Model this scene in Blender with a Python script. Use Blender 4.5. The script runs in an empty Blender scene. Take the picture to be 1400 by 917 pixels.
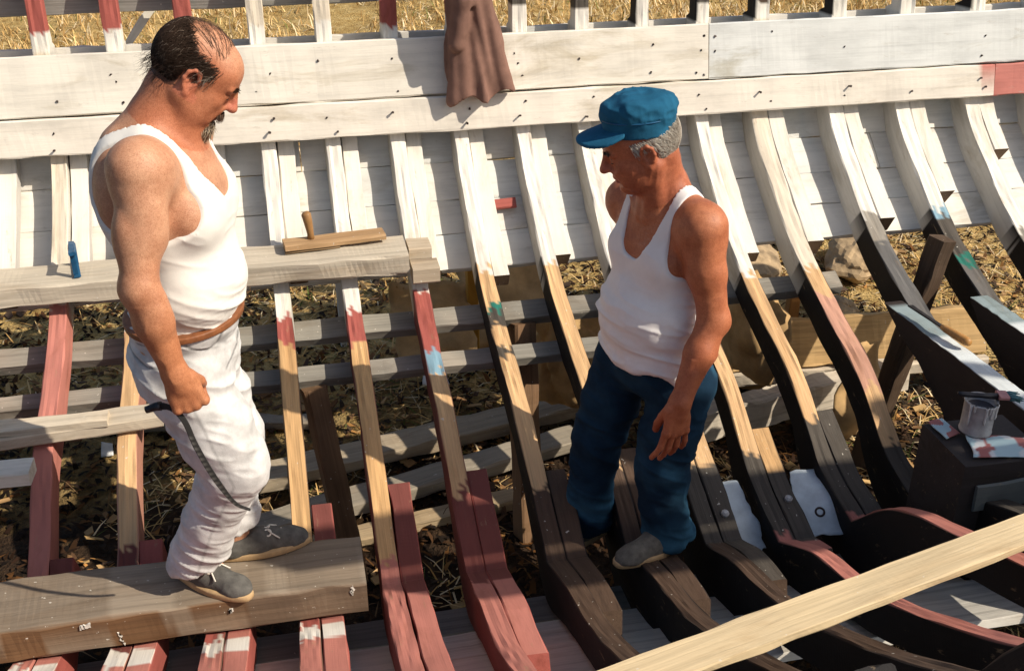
import bpy, bmesh, math, random
import numpy as np
from mathutils import Vector, Matrix

rnd = random.Random(11)
rng = np.random.default_rng(7)
scene = bpy.context.scene
COL = scene.collection

# ------------------------------------------------------------------ camera, light
Z0 = 2.95                      # eye height above the dry ground (m)
cam_d = bpy.data.cameras.new("camera")
cam = bpy.data.objects.new("camera", cam_d)
COL.objects.link(cam)
cam.location = (0, 0, Z0)
cam_d.sensor_width = 36.0
cam_d.lens = 1500.0 / 1400.0 * 36.0
cam_d.clip_start = 0.05
cam_d.clip_end = 600
PITCH, YAW = math.radians(28), math.radians(12)
fw = Vector((math.sin(YAW) * math.cos(PITCH), math.cos(YAW) * math.cos(PITCH), -math.sin(PITCH)))
cam.rotation_euler = fw.to_track_quat('-Z', 'Y').to_euler()
scene.camera = cam

SUN_DIR = Vector((-1.25, 0.80, -1.28)).normalized()     # the way the light travels
world = bpy.data.worlds.new("World")
scene.world = world
world.use_nodes = True
wn = world.node_tree
wn.nodes.clear()
sky = wn.nodes.new("ShaderNodeTexSky")
sky.sky_type = 'NISHITA'
sky.sun_disc = False
sky.sun_elevation = math.asin(-SUN_DIR.z)
sky.sun_rotation = math.atan2(-SUN_DIR.x, -SUN_DIR.y)
sky.dust_density = 2.0
bg = wn.nodes.new("ShaderNodeBackground")
bg.inputs['Strength'].default_value = 0.10
wo = wn.nodes.new("ShaderNodeOutputWorld")
wn.links.new(sky.outputs[0], bg.inputs[0])
wn.links.new(bg.outputs[0], wo.inputs[0])
sun_d = bpy.data.lights.new("sun", 'SUN')
sun_d.energy = 5.0
sun_d.angle = math.radians(0.5)
sun_d.color = (1.0, 0.90, 0.76)
sun = bpy.data.objects.new("sun", sun_d)
sun.rotation_euler = SUN_DIR.to_track_quat('-Z', 'Y').to_euler()
sun.location = (6, -4, 8)
COL.objects.link(sun)
scene.view_settings.view_transform = 'Standard'
scene.view_settings.look = 'None'
scene.view_settings.exposure = 0.18
scene.view_settings.gamma = 1.0
scene.cycles.max_bounces = 5
scene.cycles.diffuse_bounces = 4
scene.cycles.glossy_bounces = 2

# ------------------------------------------------------------------ small helpers
def meta(o, label=None, cat=None, group=None, kind=None):
    if label: o['label'] = label
    if cat: o['category'] = cat
    if group: o['group'] = group
    if kind: o['kind'] = kind
    return o

def link(o, parent=None):
    COL.objects.link(o)
    if parent is not None:
        o.parent = parent
    return o

def empty(name, loc, label, cat, group=None):
    o = bpy.data.objects.new(name, None)
    o.location = loc
    o.empty_display_size = 0.1
    link(o)
    return meta(o, label, cat, group)

def np_mesh(name, V, Q, mat, parent=None, smooth=True, attrs=None, origin=None, mats=None, midx=None):
    """V (n,3) world coords, Q (m,4) or (m,3) faces."""
    V = np.asarray(V, np.float32)
    Q = np.asarray(Q, np.int32)
    me = bpy.data.meshes.new(name)
    n, k = Q.shape
    off = np.zeros(3, np.float32)
    if parent is not None:
        off = np.array(parent.matrix_basis.translation, np.float32)
        if parent.parent is not None:
            off = off + np.array(parent.parent.matrix_basis.translation, np.float32)
    elif origin is not None:
        off = np.asarray(origin, np.float32)
    W = V - off
    me.vertices.add(len(W)); me.vertices.foreach_set('co', W.ravel())
    me.loops.add(n * k); me.loops.foreach_set('vertex_index', Q.ravel())
    me.polygons.add(n)
    me.polygons.foreach_set('loop_start', np.arange(0, n * k, k, dtype=np.int32))
    me.polygons.foreach_set('loop_total', np.full(n, k, np.int32))
    me.polygons.foreach_set('use_smooth', np.full(n, smooth, bool))
    me.update(calc_edges=True)
    if attrs:
        for an, (ty, data) in attrs.items():
            a = me.attributes.new(an, ty, 'POINT')
            data = np.asarray(data, np.float32)
            a.data.foreach_set('color' if ty == 'FLOAT_COLOR' else 'vector' if ty == 'FLOAT_VECTOR' else 'value', data.ravel())
    for m in (mats or [mat]):
        me.materials.append(m)
    if midx is not None:
        me.polygons.foreach_set('material_index', np.asarray(midx, np.int32))
    me.validate()
    o = bpy.data.objects.new(name, me)
    link(o, parent)
    if parent is None and origin is not None:
        o.location = origin
    return o

_T = np.random.default_rng(3).random((32, 32, 32)).astype(np.float32)
def vnoise(P):
    P = np.asarray(P, np.float32)
    i = np.floor(P).astype(np.int32); f = P - i
    f = f * f * (3 - 2 * f)
    i0 = i & 31; i1 = (i + 1) & 31
    x0, y0, z0 = i0[..., 0], i0[..., 1], i0[..., 2]; x1, y1, z1 = i1[..., 0], i1[..., 1], i1[..., 2]
    fx, fy, fz = f[..., 0], f[..., 1], f[..., 2]
    a = _T[x0, y0, z0] * (1 - fx) + _T[x1, y0, z0] * fx
    b = _T[x0, y1, z0] * (1 - fx) + _T[x1, y1, z0] * fx
    c = _T[x0, y0, z1] * (1 - fx) + _T[x1, y0, z1] * fx
    d = _T[x0, y1, z1] * (1 - fx) + _T[x1, y1, z1] * fx
    return (a * (1 - fy) + b * fy) * (1 - fz) + (c * (1 - fy) + d * fy) * fz

# ------------------------------------------------------------------ materials
class NT:
    def __init__(s, name):
        s.m = bpy.data.materials.new(name); s.m.use_nodes = True
        s.t = s.m.node_tree; s.t.nodes.clear()
        s.out = s.n('ShaderNodeOutputMaterial'); s.b = s.n('ShaderNodeBsdfPrincipled')
        s.l(s.b.outputs[0], s.out.inputs[0])
    def n(s, ty, **kw):
        x = s.t.nodes.new(ty)
        for k, v in kw.items(): setattr(x, k, v)
        return x
    def l(s, a, b): s.t.links.new(a, b)
    def put(s, sock, v):
        if isinstance(v, (int, float)): sock.default_value = v
        elif isinstance(v, (tuple, list)): sock.default_value = v if len(v) == len(sock.default_value) else tuple(v) + (1,)
        else: s.l(v, sock)
    def attr(s, name): return s.n('ShaderNodeAttribute', attribute_name=name)
    def noise(s, vec, scale, detail=4, rough=0.55, dist=0.0):
        x = s.n('ShaderNodeTexNoise'); s.put(x.inputs['Scale'], scale); s.put(x.inputs['Detail'], detail)
        s.put(x.inputs['Roughness'], rough); s.put(x.inputs['Distortion'], dist)
        if vec is not None: s.l(vec, x.inputs['Vector'])
        return x.outputs['Fac']
    def scale(s, vec, sc):
        x = s.n('ShaderNodeVectorMath', operation='MULTIPLY'); s.l(vec, x.inputs[0]); x.inputs[1].default_value = sc
        return x.outputs[0]
    def ramp(s, fac, stops):
        x = s.n('ShaderNodeValToRGB'); e = x.color_ramp.elements
        while len(e) < len(stops): e.new(0.5)
        for el, (p, c) in zip(e, stops):
            el.position = p; el.color = (c, c, c, 1) if isinstance(c, (int, float)) else tuple(c) + (1,)
        s.l(fac, x.inputs[0]); return x.outputs[0]
    def mix(s, fac, a, b, mode='MIX'):
        x = s.n('ShaderNodeMix', data_type='RGBA', blend_type=mode)
        s.put(x.inputs[0], fac); s.put(x.inputs[6], a); s.put(x.inputs[7], b)
        return x.outputs[2]
    def math(s, op, a, b=0.0):
        x = s.n('ShaderNodeMath', operation=op); s.put(x.inputs[0], a); s.put(x.inputs[1], b); return x.outputs[0]
    def bump(s, h, strength=0.3, dist=0.01):
        x = s.n('ShaderNodeBump'); x.inputs['Strength'].default_value = strength; x.inputs['Distance'].default_value = dist
        s.l(h, x.inputs['Height']); s.l(x.outputs[0], s.b.inputs['Normal'])
    def obj(s): return s.n('ShaderNodeTexCoord').outputs['Object']
    def done(s, col, rough=0.7, spec=0.3):
        s.put(s.b.inputs['Base Color'], col); s.put(s.b.inputs['Roughness'], rough)
        s.b.inputs['Specular IOR Level'].default_value = spec
        return s.m

def timber_material(name, chip=(0.30, 0.21, 0.12), rough=0.75):
    t = NT(name)
    c = t.attr('Col'); g = t.attr('grain')
    gv = g.outputs['Vector']
    streak = t.noise(t.scale(gv, (1.0, 40, 40)), 1.0, 5, 0.6, 0.5)
    fine = t.noise(t.scale(gv, (2.4, 170, 170)), 1.0, 3, 0.6)
    blot = t.noise(t.scale(gv, (3.5, 9, 9)), 1.0, 5, 0.6)
    paint = c.outputs['Alpha']                          # 1 = painted, 0 = bare wood
    sd = t.ramp(streak, [(0.30, 0.70), (0.52, 1.0), (0.75, 1.06)])
    fd = t.ramp(fine, [(0.30, 0.86), (0.6, 1.05)])
    bare = t.mix(1.0, t.mix(1.0, c.outputs['Color'], sd, 'MULTIPLY'), fd, 'MULTIPLY')
    sp = t.noise(t.scale(gv, (55, 70, 70)), 1.0, 2, 0.5)
    bare = t.mix(t.ramp(sp, [(0.72, 0.0), (0.75, 0.8)]), bare, (0.62, 0.58, 0.5))
    stain = t.noise(t.scale(gv, (1.6, 6, 6)), 1.0, 6, 0.7, 0.8)
    bare = t.mix(1.0, bare, t.ramp(stain, [(0.30, (0.80, 0.74, 0.68)), (0.5, (1, 1, 1)), (0.75, (1.05, 1.03, 0.99))]), 'MULTIPLY')
    pd = t.ramp(blot, [(0.28, 0.80), (0.55, 1.0), (0.8, 1.05)])
    ps = t.ramp(streak, [(0.25, 0.84), (0.5, 1.0)])
    painted = t.mix(1.0, t.mix(1.0, c.outputs['Color'], pd, 'MULTIPLY'), ps, 'MULTIPLY')
    painted = t.mix(1.0, painted, t.ramp(stain, [(0.28, (0.72, 0.68, 0.60)), (0.45, (1, 1, 1))]), 'MULTIPLY')
    ch = t.noise(t.scale(gv, (9, 30, 30)), 1.0, 6, 0.7, 0.3)
    cf = t.ramp(ch, [(0.62, 0.0), (0.70, 0.75)])
    painted = t.mix(t.math('MULTIPLY', cf, 0.7), painted, tuple(chip))
    col = t.mix(paint, bare, painted)
    h = t.mix(paint, t.mix(0.4, streak, fine), t.mix(0.25, blot, fine))
    t.bump(h, 0.45, 0.006)
    return t.done(col, rough, 0.25)

M = {}
M['timber'] = timber_material('weathered_timber')
M['paintwood'] = timber_material('painted_board', chip=(0.42, 0.38, 0.32), rough=0.65)

def simple(name, col, rough=0.6, metal=0.0, var=0.25, scale=30, bump=0.2, spec=0.3):
    t = NT(name)
    n = t.noise(t.obj(), scale, 5, 0.6)
    c = t.mix(1.0, tuple(col), t.ramp(n, [(0.3, 1 - var), (0.7, 1 + var * 0.4)]), 'MULTIPLY')
    t.b.inputs['Metallic'].default_value = metal
    t.bump(n, bump, 0.004)
    return t.done(c, rough, spec)

M['nail'] = simple('rusty_nail', (0.05, 0.035, 0.03), 0.6, 0.3)
M['steel'] = simple('dark_steel', (0.045, 0.045, 0.05), 0.45, 0.7, 0.4, 60)
M['tin'] = simple('paint_splashed_tin', (0.42, 0.42, 0.42), 0.5, 0.3, 0.35, 25)
M['blue_metal'] = simple('blue_enamel', (0.015, 0.09, 0.19), 0.45, 0.1, 0.3, 40)
M['canvas'] = simple('brown_canvas', (0.48, 0.31, 0.14), 0.9, 0, 0.35, 9, 0.5)
M['rock'] = simple('pale_rock', (0.40, 0.29, 0.17), 0.95, 0, 0.6, 9, 0.9)
M['paper'] = simple('white_scrap', (0.7, 0.7, 0.68), 0.8, 0, 0.2, 20)
M['rubber'] = simple('tan_rubber', (0.46, 0.31, 0.16), 0.8, 0, 0.2, 60)
M['suede'] = simple('grey_suede', (0.11, 0.105, 0.095), 0.95, 0, 0.35, 45, 0.4)
M['lace'] = simple('white_lace', (0.72, 0.68, 0.6), 0.9)
M['leather'] = simple('brown_leather', (0.24, 0.09, 0.035), 0.5, 0, 0.3, 50)
M['brass'] = simple('brass_buckle', (0.45, 0.33, 0.15), 0.35, 0.8)
M['canvas_shoe'] = simple('dusty_canvas', (0.14, 0.13, 0.11), 0.95, 0, 0.4, 40)

def attr_cloth(name, weave=420, rough=0.9, fold=0.25, sheen=0.0, var=(0.82, 1.08), bscale=24):
    t = NT(name)
    c = t.attr('Col')
    n = t.noise(t.obj(), bscale, 5, 0.65)
    w = t.noise(t.obj(), weave, 2, 0.5)
    col = t.mix(1.0, c.outputs['Color'], t.ramp(n, [(0.3, var[0]), (0.7, var[1])]), 'MULTIPLY')
    t.bump(t.mix(0.3, n, w), fold, 0.006)
    return t.done(col, rough, 0.12)
M['cotton'] = attr_cloth('ribbed_cotton', 700, 0.95, 0.18, var=(0.95, 1.02))
M['denim'] = attr_cloth('washed_denim', 500, 0.95, 0.35, var=(0.72, 1.12), bscale=16)
M['capcloth'] = attr_cloth('blue_drill', 500, 0.9, 0.3, var=(0.8, 1.1))
M['jacketcloth'] = attr_cloth('brown_twill', 500, 0.92, 0.35, var=(0.75, 1.1), bscale=14)
def hair_mat():
    t = NT('hair'); c = t.attr('Col')
    return t.done(c.outputs['Color'], 0.65, 0.12)
M['hair'] = hair_mat()
def skin_mat():
    t = NT('skin'); c = t.attr('Col')
    n1 = t.noise(t.obj(), 18, 4, 0.6); n2 = t.noise(t.obj(), 140, 3, 0.6)
    col = t.mix(1.0, c.outputs['Color'], t.ramp(n1, [(0.3, (0.82, 0.72, 0.68)), (0.7, (1.08, 1.08, 1.08))]), 'MULTIPLY')
    col = t.mix(1.0, col, t.ramp(n2, [(0.3, (0.86, 0.82, 0.80)), (0.62, (1.02, 1.02, 1.02))]), 'MULTIPLY')
    n3 = t.noise(t.obj(), 420, 2, 0.6)
    col = t.mix(1.0, col, t.ramp(n3, [(0.34, (0.80, 0.74, 0.70)), (0.55, (1.03, 1.03, 1.03))]), 'MULTIPLY')
    t.b.inputs['Subsurface Weight'].default_value = 0.04
    t.b.inputs['Subsurface Radius'].default_value = (0.012, 0.005, 0.003)
    t.b.inputs['Subsurface Scale'].default_value = 0.6
    t.bump(t.mix(0.6, t.mix(0.5, n1, n2), n3), 0.30, 0.004)
    return t.done(col, 0.50, 0.28)
M['skin'] = skin_mat()
def ground_mat():
    t = NT('dry_earth'); p = t.n('ShaderNodeNewGeometry').outputs['Position']
    a = t.noise(p, 0.9, 6, 0.65); b = t.noise(p, 7, 5, 0.7); c = t.noise(p, 45, 3, 0.6)
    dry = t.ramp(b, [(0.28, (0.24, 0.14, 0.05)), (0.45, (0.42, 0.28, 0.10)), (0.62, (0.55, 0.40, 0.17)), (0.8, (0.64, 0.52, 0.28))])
    shaded_soil = t.ramp(b, [(0.30, (0.022, 0.015, 0.010)), (0.58, (0.055, 0.033, 0.019)), (0.78, (0.16, 0.095, 0.04))])
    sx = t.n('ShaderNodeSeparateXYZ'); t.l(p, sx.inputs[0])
    edge = t.math('ADD', sx.outputs['Y'], t.math('MULTIPLY', t.math('SUBTRACT', a, 0.5), 2.4))   # hull shade painted into the ground colour below it
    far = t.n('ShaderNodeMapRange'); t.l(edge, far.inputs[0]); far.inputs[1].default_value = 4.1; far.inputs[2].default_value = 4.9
    col = t.mix(far.outputs[0], shaded_soil, dry)
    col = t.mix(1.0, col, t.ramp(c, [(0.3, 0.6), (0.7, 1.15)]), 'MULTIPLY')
    t.bump(t.mix(0.5, b, c), 0.9, 0.06)
    return t.done(col, 0.95, 0.1)
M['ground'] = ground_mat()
def attr_plain(name, rough=0.9):
    t = NT(name); c = t.attr('Col'); return t.done(c.outputs['Color'], rough, 0.15)
M['straw'] = attr_plain('dry_straw')
M['chips'] = attr_plain('wood_chips')

# paint and wood colours; 4th number = painted?
WHITE = (0.74, 0.70, 0.62, 1); CREAM = (0.66, 0.58, 0.46, 1); RAW = (0.54, 0.33, 0.15, 0); RAWP = (0.62, 0.395, 0.20, 0)
RED = (0.36, 0.095, 0.075, 1); PINK = (0.47, 0.18, 0.14, 1); GREY = (0.27, 0.245, 0.205, 0); DGREY = (0.075, 0.064, 0.052, 0)
TAR = (0.013, 0.011, 0.011, 1); BROWN = (0.085, 0.052, 0.034, 0); BLUE = (0.22, 0.36, 0.44, 1); GREEN = (0.02, 0.16, 0.12, 1)
DRED = (0.17, 0.05, 0.04, 1); PALE = (0.50, 0.52, 0.50, 1); MUSTARD = (0.50, 0.27, 0.05, 1); OLD = (0.34, 0.30, 0.24, 0)

# ------------------------------------------------------------------ timber builders
def catmull(pts, step=0.012, sharp=()):
    pts = [np.array(p, float) for p in pts]
    out = []
    for i in range(len(pts) - 1):
        p1, p2 = pts[i], pts[i + 1]
        p0 = pts[i - 1] if i > 0 and i not in sharp else 2 * p1 - p2
        p3 = pts[i + 2] if i + 2 < len(pts) and (i + 1) not in sharp else 2 * p2 - p1
        n = max(1, int(np.linalg.norm(p2 - p1) / step))
        for j in range(n):
            t = j / n
            out.append(0.5 * ((2 * p1) + (-p0 + p2) * t + (2 * p0 - 5 * p1 + 4 * p2 - p3) * t * t + (-p0 + 3 * p1 - 3 * p2 + p3) * t ** 3))
    out.append(pts[-1])
    return np.array(out)

def resample(P, step):
    d = np.r_[0, np.cumsum(np.linalg.norm(np.diff(P, axis=0), axis=1))]
    n = max(2, int(d[-1] / step) + 1)
    s = np.linspace(0, d[-1], n)
    return np.stack([np.interp(s, d, P[:, i]) for i in range(P.shape[1])], 1), s

def loft(name, C, A, B, wa, wb, colfn, mat, parent=None, bev=0.004, jit=0.0012, origin=None, seed=0, front=0):
    """Bar along centre line C (n,3). A, B = unit side vectors per ring. wa = half width on A (n or scalar); wb = (lo, hi) on B."""
    n = len(C)
    A = np.broadcast_to(A, (n, 3)); B = np.broadcast_to(B, (n, 3))
    wa = np.broadcast_to(wa, (n,)).astype(float)
    lo, hi = (np.broadcast_to(x, (n,)).astype(float) for x in wb)
    b = bev
    R = np.random.default_rng(seed + 17)
    ring = []
    NF = front
    mid = [(-1 + 2 * (q + 1) / (NF + 1), 0, 1, 0) for q in range(NF)]
    for sa, sb, da, db in [(-1, 0, 0, 1), (-1, 0, 1, 0)] + mid + [(1, 0, 1, 0), (1, 0, 0, 1), (1, 1, 0, 1), (1, 1, 1, 0), (-1, 1, 1, 0), (-1, 1, 0, 1)]:
        a = sa * (wa - (b if da else 0))
        h = (lo + (b if db else 0)) if sb == 0 else (hi - (b if db else 0))
        ring.append(C + A * a[:, None] + B * h[:, None])
    V = np.stack(ring, 1); m = 8 + NF
    d = np.r_[0, np.cumsum(np.linalg.norm(np.diff(C, axis=0), axis=1))]
    w1 = np.stack([np.interp(d, np.arange(0, d[-1] + 0.2, 0.09), R.normal(0, 1, len(np.arange(0, d[-1] + 0.2, 0.09)))) for _ in range(m)], 1)
    V = V + (A[:, None, :] * (w1 * jit)[..., None]) + (B[:, None, :] * (np.roll(w1, 3, 1) * jit)[..., None])
    side = np.array([-1, -1] + [0] * NF + [1, 1, 1, 1, -1, -1])
    face = np.array([2, 0] + [0] * NF + [0, 2, 2, 1, 1, 2])             # 0 front (lo), 1 back (hi), 2 sides
    cols = np.zeros((n, m, 4)); gr = np.zeros((n, m, 3))
    ro = R.random(2) * 20
    for i in range(n):
        for j in range(m):
            cols[i, j] = colfn(V[i, j], d[i], side[j], face[j])
            gr[i, j] = (d[i] + ro[0], ro[1] + (V[i, j] - C[i]) @ A[i], ro[1] + (V[i, j] - C[i]) @ B[i])
    idx = np.arange(n * m).reshape(n, m)
    q = []
    for j in range(m):
        k = (j + 1) % m
        q.append(np.stack([idx[:-1, j], idx[:-1, k], idx[1:, k], idx[1:, j]], 1))
    Q = np.concatenate(q)
    capv = []
    V2 = V.reshape(-1, 3); c2 = cols.reshape(-1, 4); g2 = gr.reshape(-1, 3)
    caps = []
    for e, rev in ((0, True), (n - 1, False)):           # end caps get their own vertices, end grain
        base = len(V2)
        V2 = np.vstack([V2, V[e]]); cc = np.array([colfn(V[e, j], d[e], 0, 3) for j in range(m)]); c2 = np.vstack([c2, cc])
        gg = np.stack([np.full(m, ro[0]), (V[e] - C[e]) @ A[e] * 1.5 + ro[1], (V[e] - C[e]) @ B[e] * 1.5], 1); g2 = np.vstack([g2, gg])
        r = [base + j for j in range(m)]
        if rev: r = r[::-1]
        caps += [[r[0], r[j], r[j + 1], r[j + 2]] for j in range(1, m - 2, 2)]
    Q = np.vstack([Q, np.array(caps)])
    # outward orientation check
    o = np_mesh(name, V2, Q, mat, parent, smooth=False, attrs={'Col': ('FLOAT_COLOR', c2), 'grain': ('FLOAT_VECTOR', g2)}, origin=origin)
    bm = bmesh.new(); bm.from_mesh(o.data); bmesh.ops.recalc_face_normals(bm, faces=bm.faces); bm.to_mesh(o.data); bm.free()
    return o

def W(p): return np.array([p[0], p[1], p[2] + Z0])

def bar(name, p0, p1, w, h, colfn, up=(0, 0, 1), mat=None, parent=None, step=0.03, bev=0.004, jit=0.0015, seed=0, bow=0.0, origin=False):
    """Straight timber between two points (z measured from eye level): w across, h along 'up'; the points run along the middle of its top face."""
    p0, p1 = W(p0), W(p1)
    L = np.linalg.norm(p1 - p0)
    n = max(3, int(L / step))
    t = np.linspace(0, 1, n)[:, None]
    ax = (p1 - p0) / L
    up = np.array(up, float); up = up - ax * (up @ ax); up /= np.linalg.norm(up)
    C = p0 + (p1 - p0) * t + up * (bow * 4 * t * (1 - t))
    A = np.cross(ax, up)
    cf = colfn if callable(colfn) else (lambda v, d, s, f: colfn)
    org = (p0 + p1) / 2 - up * h if origin else None
    return loft(name, C, A, -up, w / 2, (0, h), cf, mat or M['timber'], parent, bev, jit, origin=org, seed=seed)

def tube_np(P, r, n=8, caps=True):
    P = np.asarray(P, float); m = len(P)
    r = np.broadcast_to(r, (m,))
    T = np.gradient(P, axis=0); T /= np.linalg.norm(T, axis=1)[:, None] + 1e-9
    ref = np.array([0.31, 0.52, 0.79])
    U = np.cross(T, ref); U /= np.linalg.norm(U, axis=1)[:, None] + 1e-9
    Vv = np.cross(T, U)
    a = np.linspace(0, 2 * np.pi, n, endpoint=False)
    R = P[:, None, :] + r[:, None, None] * (np.cos(a)[None, :, None] * U[:, None, :] + np.sin(a)[None, :, None] * Vv[:, None, :])
    idx = np.arange(m * n).reshape(m, n)
    Q = np.concatenate([np.stack([idx[:-1, j], idx[:-1, (j + 1) % n], idx[1:, (j + 1) % n], idx[1:, j]], 1) for j in range(n)])
    V = R.reshape(-1, 3)
    if caps:
        V = np.vstack([V, P[:1], P[-1:]])
        a0, a1 = m * n, m * n + 1
        e = []
        for j in range(0, n, 2):
            e.append([a0, idx[0, (j + 2) % n], idx[0, (j + 1) % n], idx[0, j]])
            e.append([a1, idx[-1, j], idx[-1, (j + 1) % n], idx[-1, (j + 2) % n]])
        Q = np.vstack([Q, np.array(e)])
    return V, Q

def join_np(parts):
    Vs, Qs, o = [], [], 0
    for V, Q in parts:
        Vs.append(V); Qs.append(Q + o); o += len(V)
    return np.vstack(Vs), np.vstack(Qs)

# ------------------------------------------------------------------ signed-distance figures
def P_cone(a, b, ra, rb):
    a, b = np.array(a, np.float32), np.array(b, np.float32)
    r = max(ra, rb)
    lo, hi = np.minimum(a, b) - r, np.maximum(a, b) + r
    ab = b - a; L = float(ab @ ab) + 1e-12
    def f(P):
        h = np.clip(((P - a) @ ab) / L, 0, 1)
        return np.linalg.norm(P - a - h[..., None] * ab, axis=-1) - (ra + (rb - ra) * h)
    return lo, hi, f

def P_ell(c, r, R=None):
    c = np.array(c, np.float32); r = np.array(r, np.float32)
    R = np.eye(3, dtype=np.float32) if R is None else np.array(R, np.float32)   # rows = local axes
    e = np.sqrt(((R * r[:, None]) ** 2).sum(0))
    def f(P):
        q = (P - c) @ R.T
        k0 = np.linalg.norm(q / r, axis=-1); k1 = np.linalg.norm(q / (r * r), axis=-1) + 1e-9
        return k0 * (k0 - 1) / k1
    return c - e, c + e, f

class Grid:
    def __init__(s, lo, hi, h):
        s.lo = np.array(lo, np.float32); s.h = h
        s.n = np.ceil((np.array(hi) - s.lo) / h).astype(int) + 1
        s.d = np.full(s.n, 0.5, np.float32)
    def sub(s, lo, hi, m):
        a = np.clip(np.floor((np.array(lo) - m - s.lo) / s.h).astype(int), 0, s.n)
        b = np.clip(np.ceil((np.array(hi) + m - s.lo) / s.h).astype(int) + 1, 0, s.n)
        return a, b
    def pts(s, a, b):
        ax = [s.lo[i] + s.h * np.arange(a[i], b[i], dtype=np.float32) for i in range(3)]
        return np.stack(np.meshgrid(*ax, indexing='ij'), -1)
    def add(s, prim, k=0.01, grow=0.0):
        lo, hi, f = prim
        a, b = s.sub(lo, hi, k + 0.02 + grow)
        if np.any(b <= a): return
        v = f(s.pts(a, b)) - grow
        sl = tuple(slice(a[i], b[i]) for i in range(3))
        o = s.d[sl]
        if k > 0:
            hh = np.maximum(k - np.abs(o - v), 0) / k
            s.d[sl] = np.minimum(o, v) - hh * hh * k * 0.25
        else: s.d[sl] = np.minimum(o, v)
    def cut(s, prim, k=0.006):
        lo, hi, f = prim
        a, b = s.sub(lo, hi, k + 0.02)
        if np.any(b <= a): return
        v = -f(s.pts(a, b))
        sl = tuple(slice(a[i], b[i]) for i in range(3))
        o = s.d[sl]
        hh = np.maximum(k - np.abs(o - v), 0) / k
        s.d[sl] = np.maximum(o, v) + hh * hh * k * 0.25
    def all(s): return s.pts(np.zeros(3, int), s.n)
    def clip(s, fn):                       # keep where fn(P) < 0
        s.d = np.maximum(s.d, fn(s.all()).astype(np.float32))
    def mesh(s):
        d = s.d; neg = d < 0
        c = np.zeros(np.array(d.shape) - 1, np.int8)
        sh = d.shape
        for i in (0, 1):
            for j in (0, 1):
                for k in (0, 1):
                    c += neg[i:sh[0] - 1 + i, j:sh[1] - 1 + j, k:sh[2] - 1 + k]
        mixed = (c > 0) & (c < 8)
        I = np.argwhere(mixed)
        acc = np.zeros((len(I), 3), np.float32); cnt = np.zeros(len(I), np.float32)
        cor = [(i, j, k) for i in (0, 1) for j in (0, 1) for k in (0, 1)]
        val = {q: d[I[:, 0] + q[0], I[:, 1] + q[1], I[:, 2] + q[2]] for q in cor}
        for q in cor:
            for ax in range(3):
                if q[ax] == 0:
                    q2 = list(q); q2[ax] = 1; q2 = tuple(q2)
                    va, vb = val[q], val[q2]
                    m = (va < 0) != (vb < 0)
                    t = np.where(m, va / np.where(m, va - vb, 1), 0)
                    p = np.tile(np.array(q, np.float32), (len(I), 1)); p[:, ax] += t
                    acc[m] += p[m]; cnt[m] += 1
        V = s.lo + s.h * (I + acc / cnt[:, None])
        vid = np.full(mixed.shape, -1, np.int32); vid[mixed] = np.arange(len(I))
        Q = []
        for ax in range(3):
            u, w = (ax + 1) % 3, (ax + 2) % 3
            s0 = [slice(None)] * 3; s1 = [slice(None)] * 3
            s0[ax] = slice(0, -1); s1[ax] = slice(1, None)
            n0, n1 = neg[tuple(s0)], neg[tuple(s1)]
            ch = n0 != n1
            E = np.argwhere(ch)
            E = E[(E[:, u] > 0) & (E[:, w] > 0) & (E[:, u] < vid.shape[u]) & (E[:, w] < vid.shape[w])]
            if not len(E): continue
            flip = n0[E[:, 0], E[:, 1], E[:, 2]]
            def g(du, dw):
                F = E.copy(); F[:, u] += du; F[:, w] += dw
                return vid[F[:, 0], F[:, 1], F[:, 2]]
            q = np.stack([g(-1, -1), g(0, -1), g(0, 0), g(-1, 0)], 1)
            q[~flip] = q[~flip][:, ::-1]
            Q.append(q)
        Q = np.vstack(Q)
        return V.astype(np.float32), Q[(Q >= 0).all(1)]

def vnormals(V, Q):
    N = np.zeros_like(V)
    fn = np.cross(V[Q[:, 2]] - V[Q[:, 0]], V[Q[:, 3]] - V[Q[:, 1]])
    for i in range(4): np.add.at(N, Q[:, i], fn)
    return N / (np.linalg.norm(N, axis=1)[:, None] + 1e-12)

def lap_smooth(V, Q, it=1, w=0.5):
    for _ in range(it):
        S = np.zeros_like(V); c = np.zeros(len(V), np.float32)
        for i in range(4):
            j = (i + 1) % 4
            np.add.at(S, Q[:, i], V[Q[:, j]]); np.add.at(c, Q[:, i], 1)
            np.add.at(S, Q[:, j], V[Q[:, i]]); np.add.at(c, Q[:, j], 1)
        V = V * (1 - w) + w * S / np.maximum(c, 1)[:, None]
    return V.astype(np.float32)

# ------------------------------------------------------------------ ground
def build_ground():
    xs = np.r_[np.linspace(-150, -9, 18), np.linspace(-8, 12, 150), np.linspace(13, 150, 18)]
    ys = np.r_[np.linspace(-60, -3, 10), np.linspace(-2, 16, 150), np.linspace(17, 260, 24)]
    X, Y = np.meshgrid(xs, ys, indexing='ij')
    P = np.stack([X, Y, 0 * X], -1).astype(np.float32)
    Zh = (vnoise(P * 0.35) - 0.5) * 0.18 + (vnoise(P * 1.7 + 5) - 0.5) * 0.09 + (vnoise(P * 5 + 3) - 0.5) * 0.03
    P[..., 2] = Zh
    n, m = X.shape
    idx = np.arange(n * m).reshape(n, m)
    Q = np.stack([idx[:-1, :-1], idx[1:, :-1], idx[1:, 1:], idx[:-1, 1:]], -1).reshape(-1, 4)
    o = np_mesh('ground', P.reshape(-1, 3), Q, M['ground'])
    meta(o, kind='structure')
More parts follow.
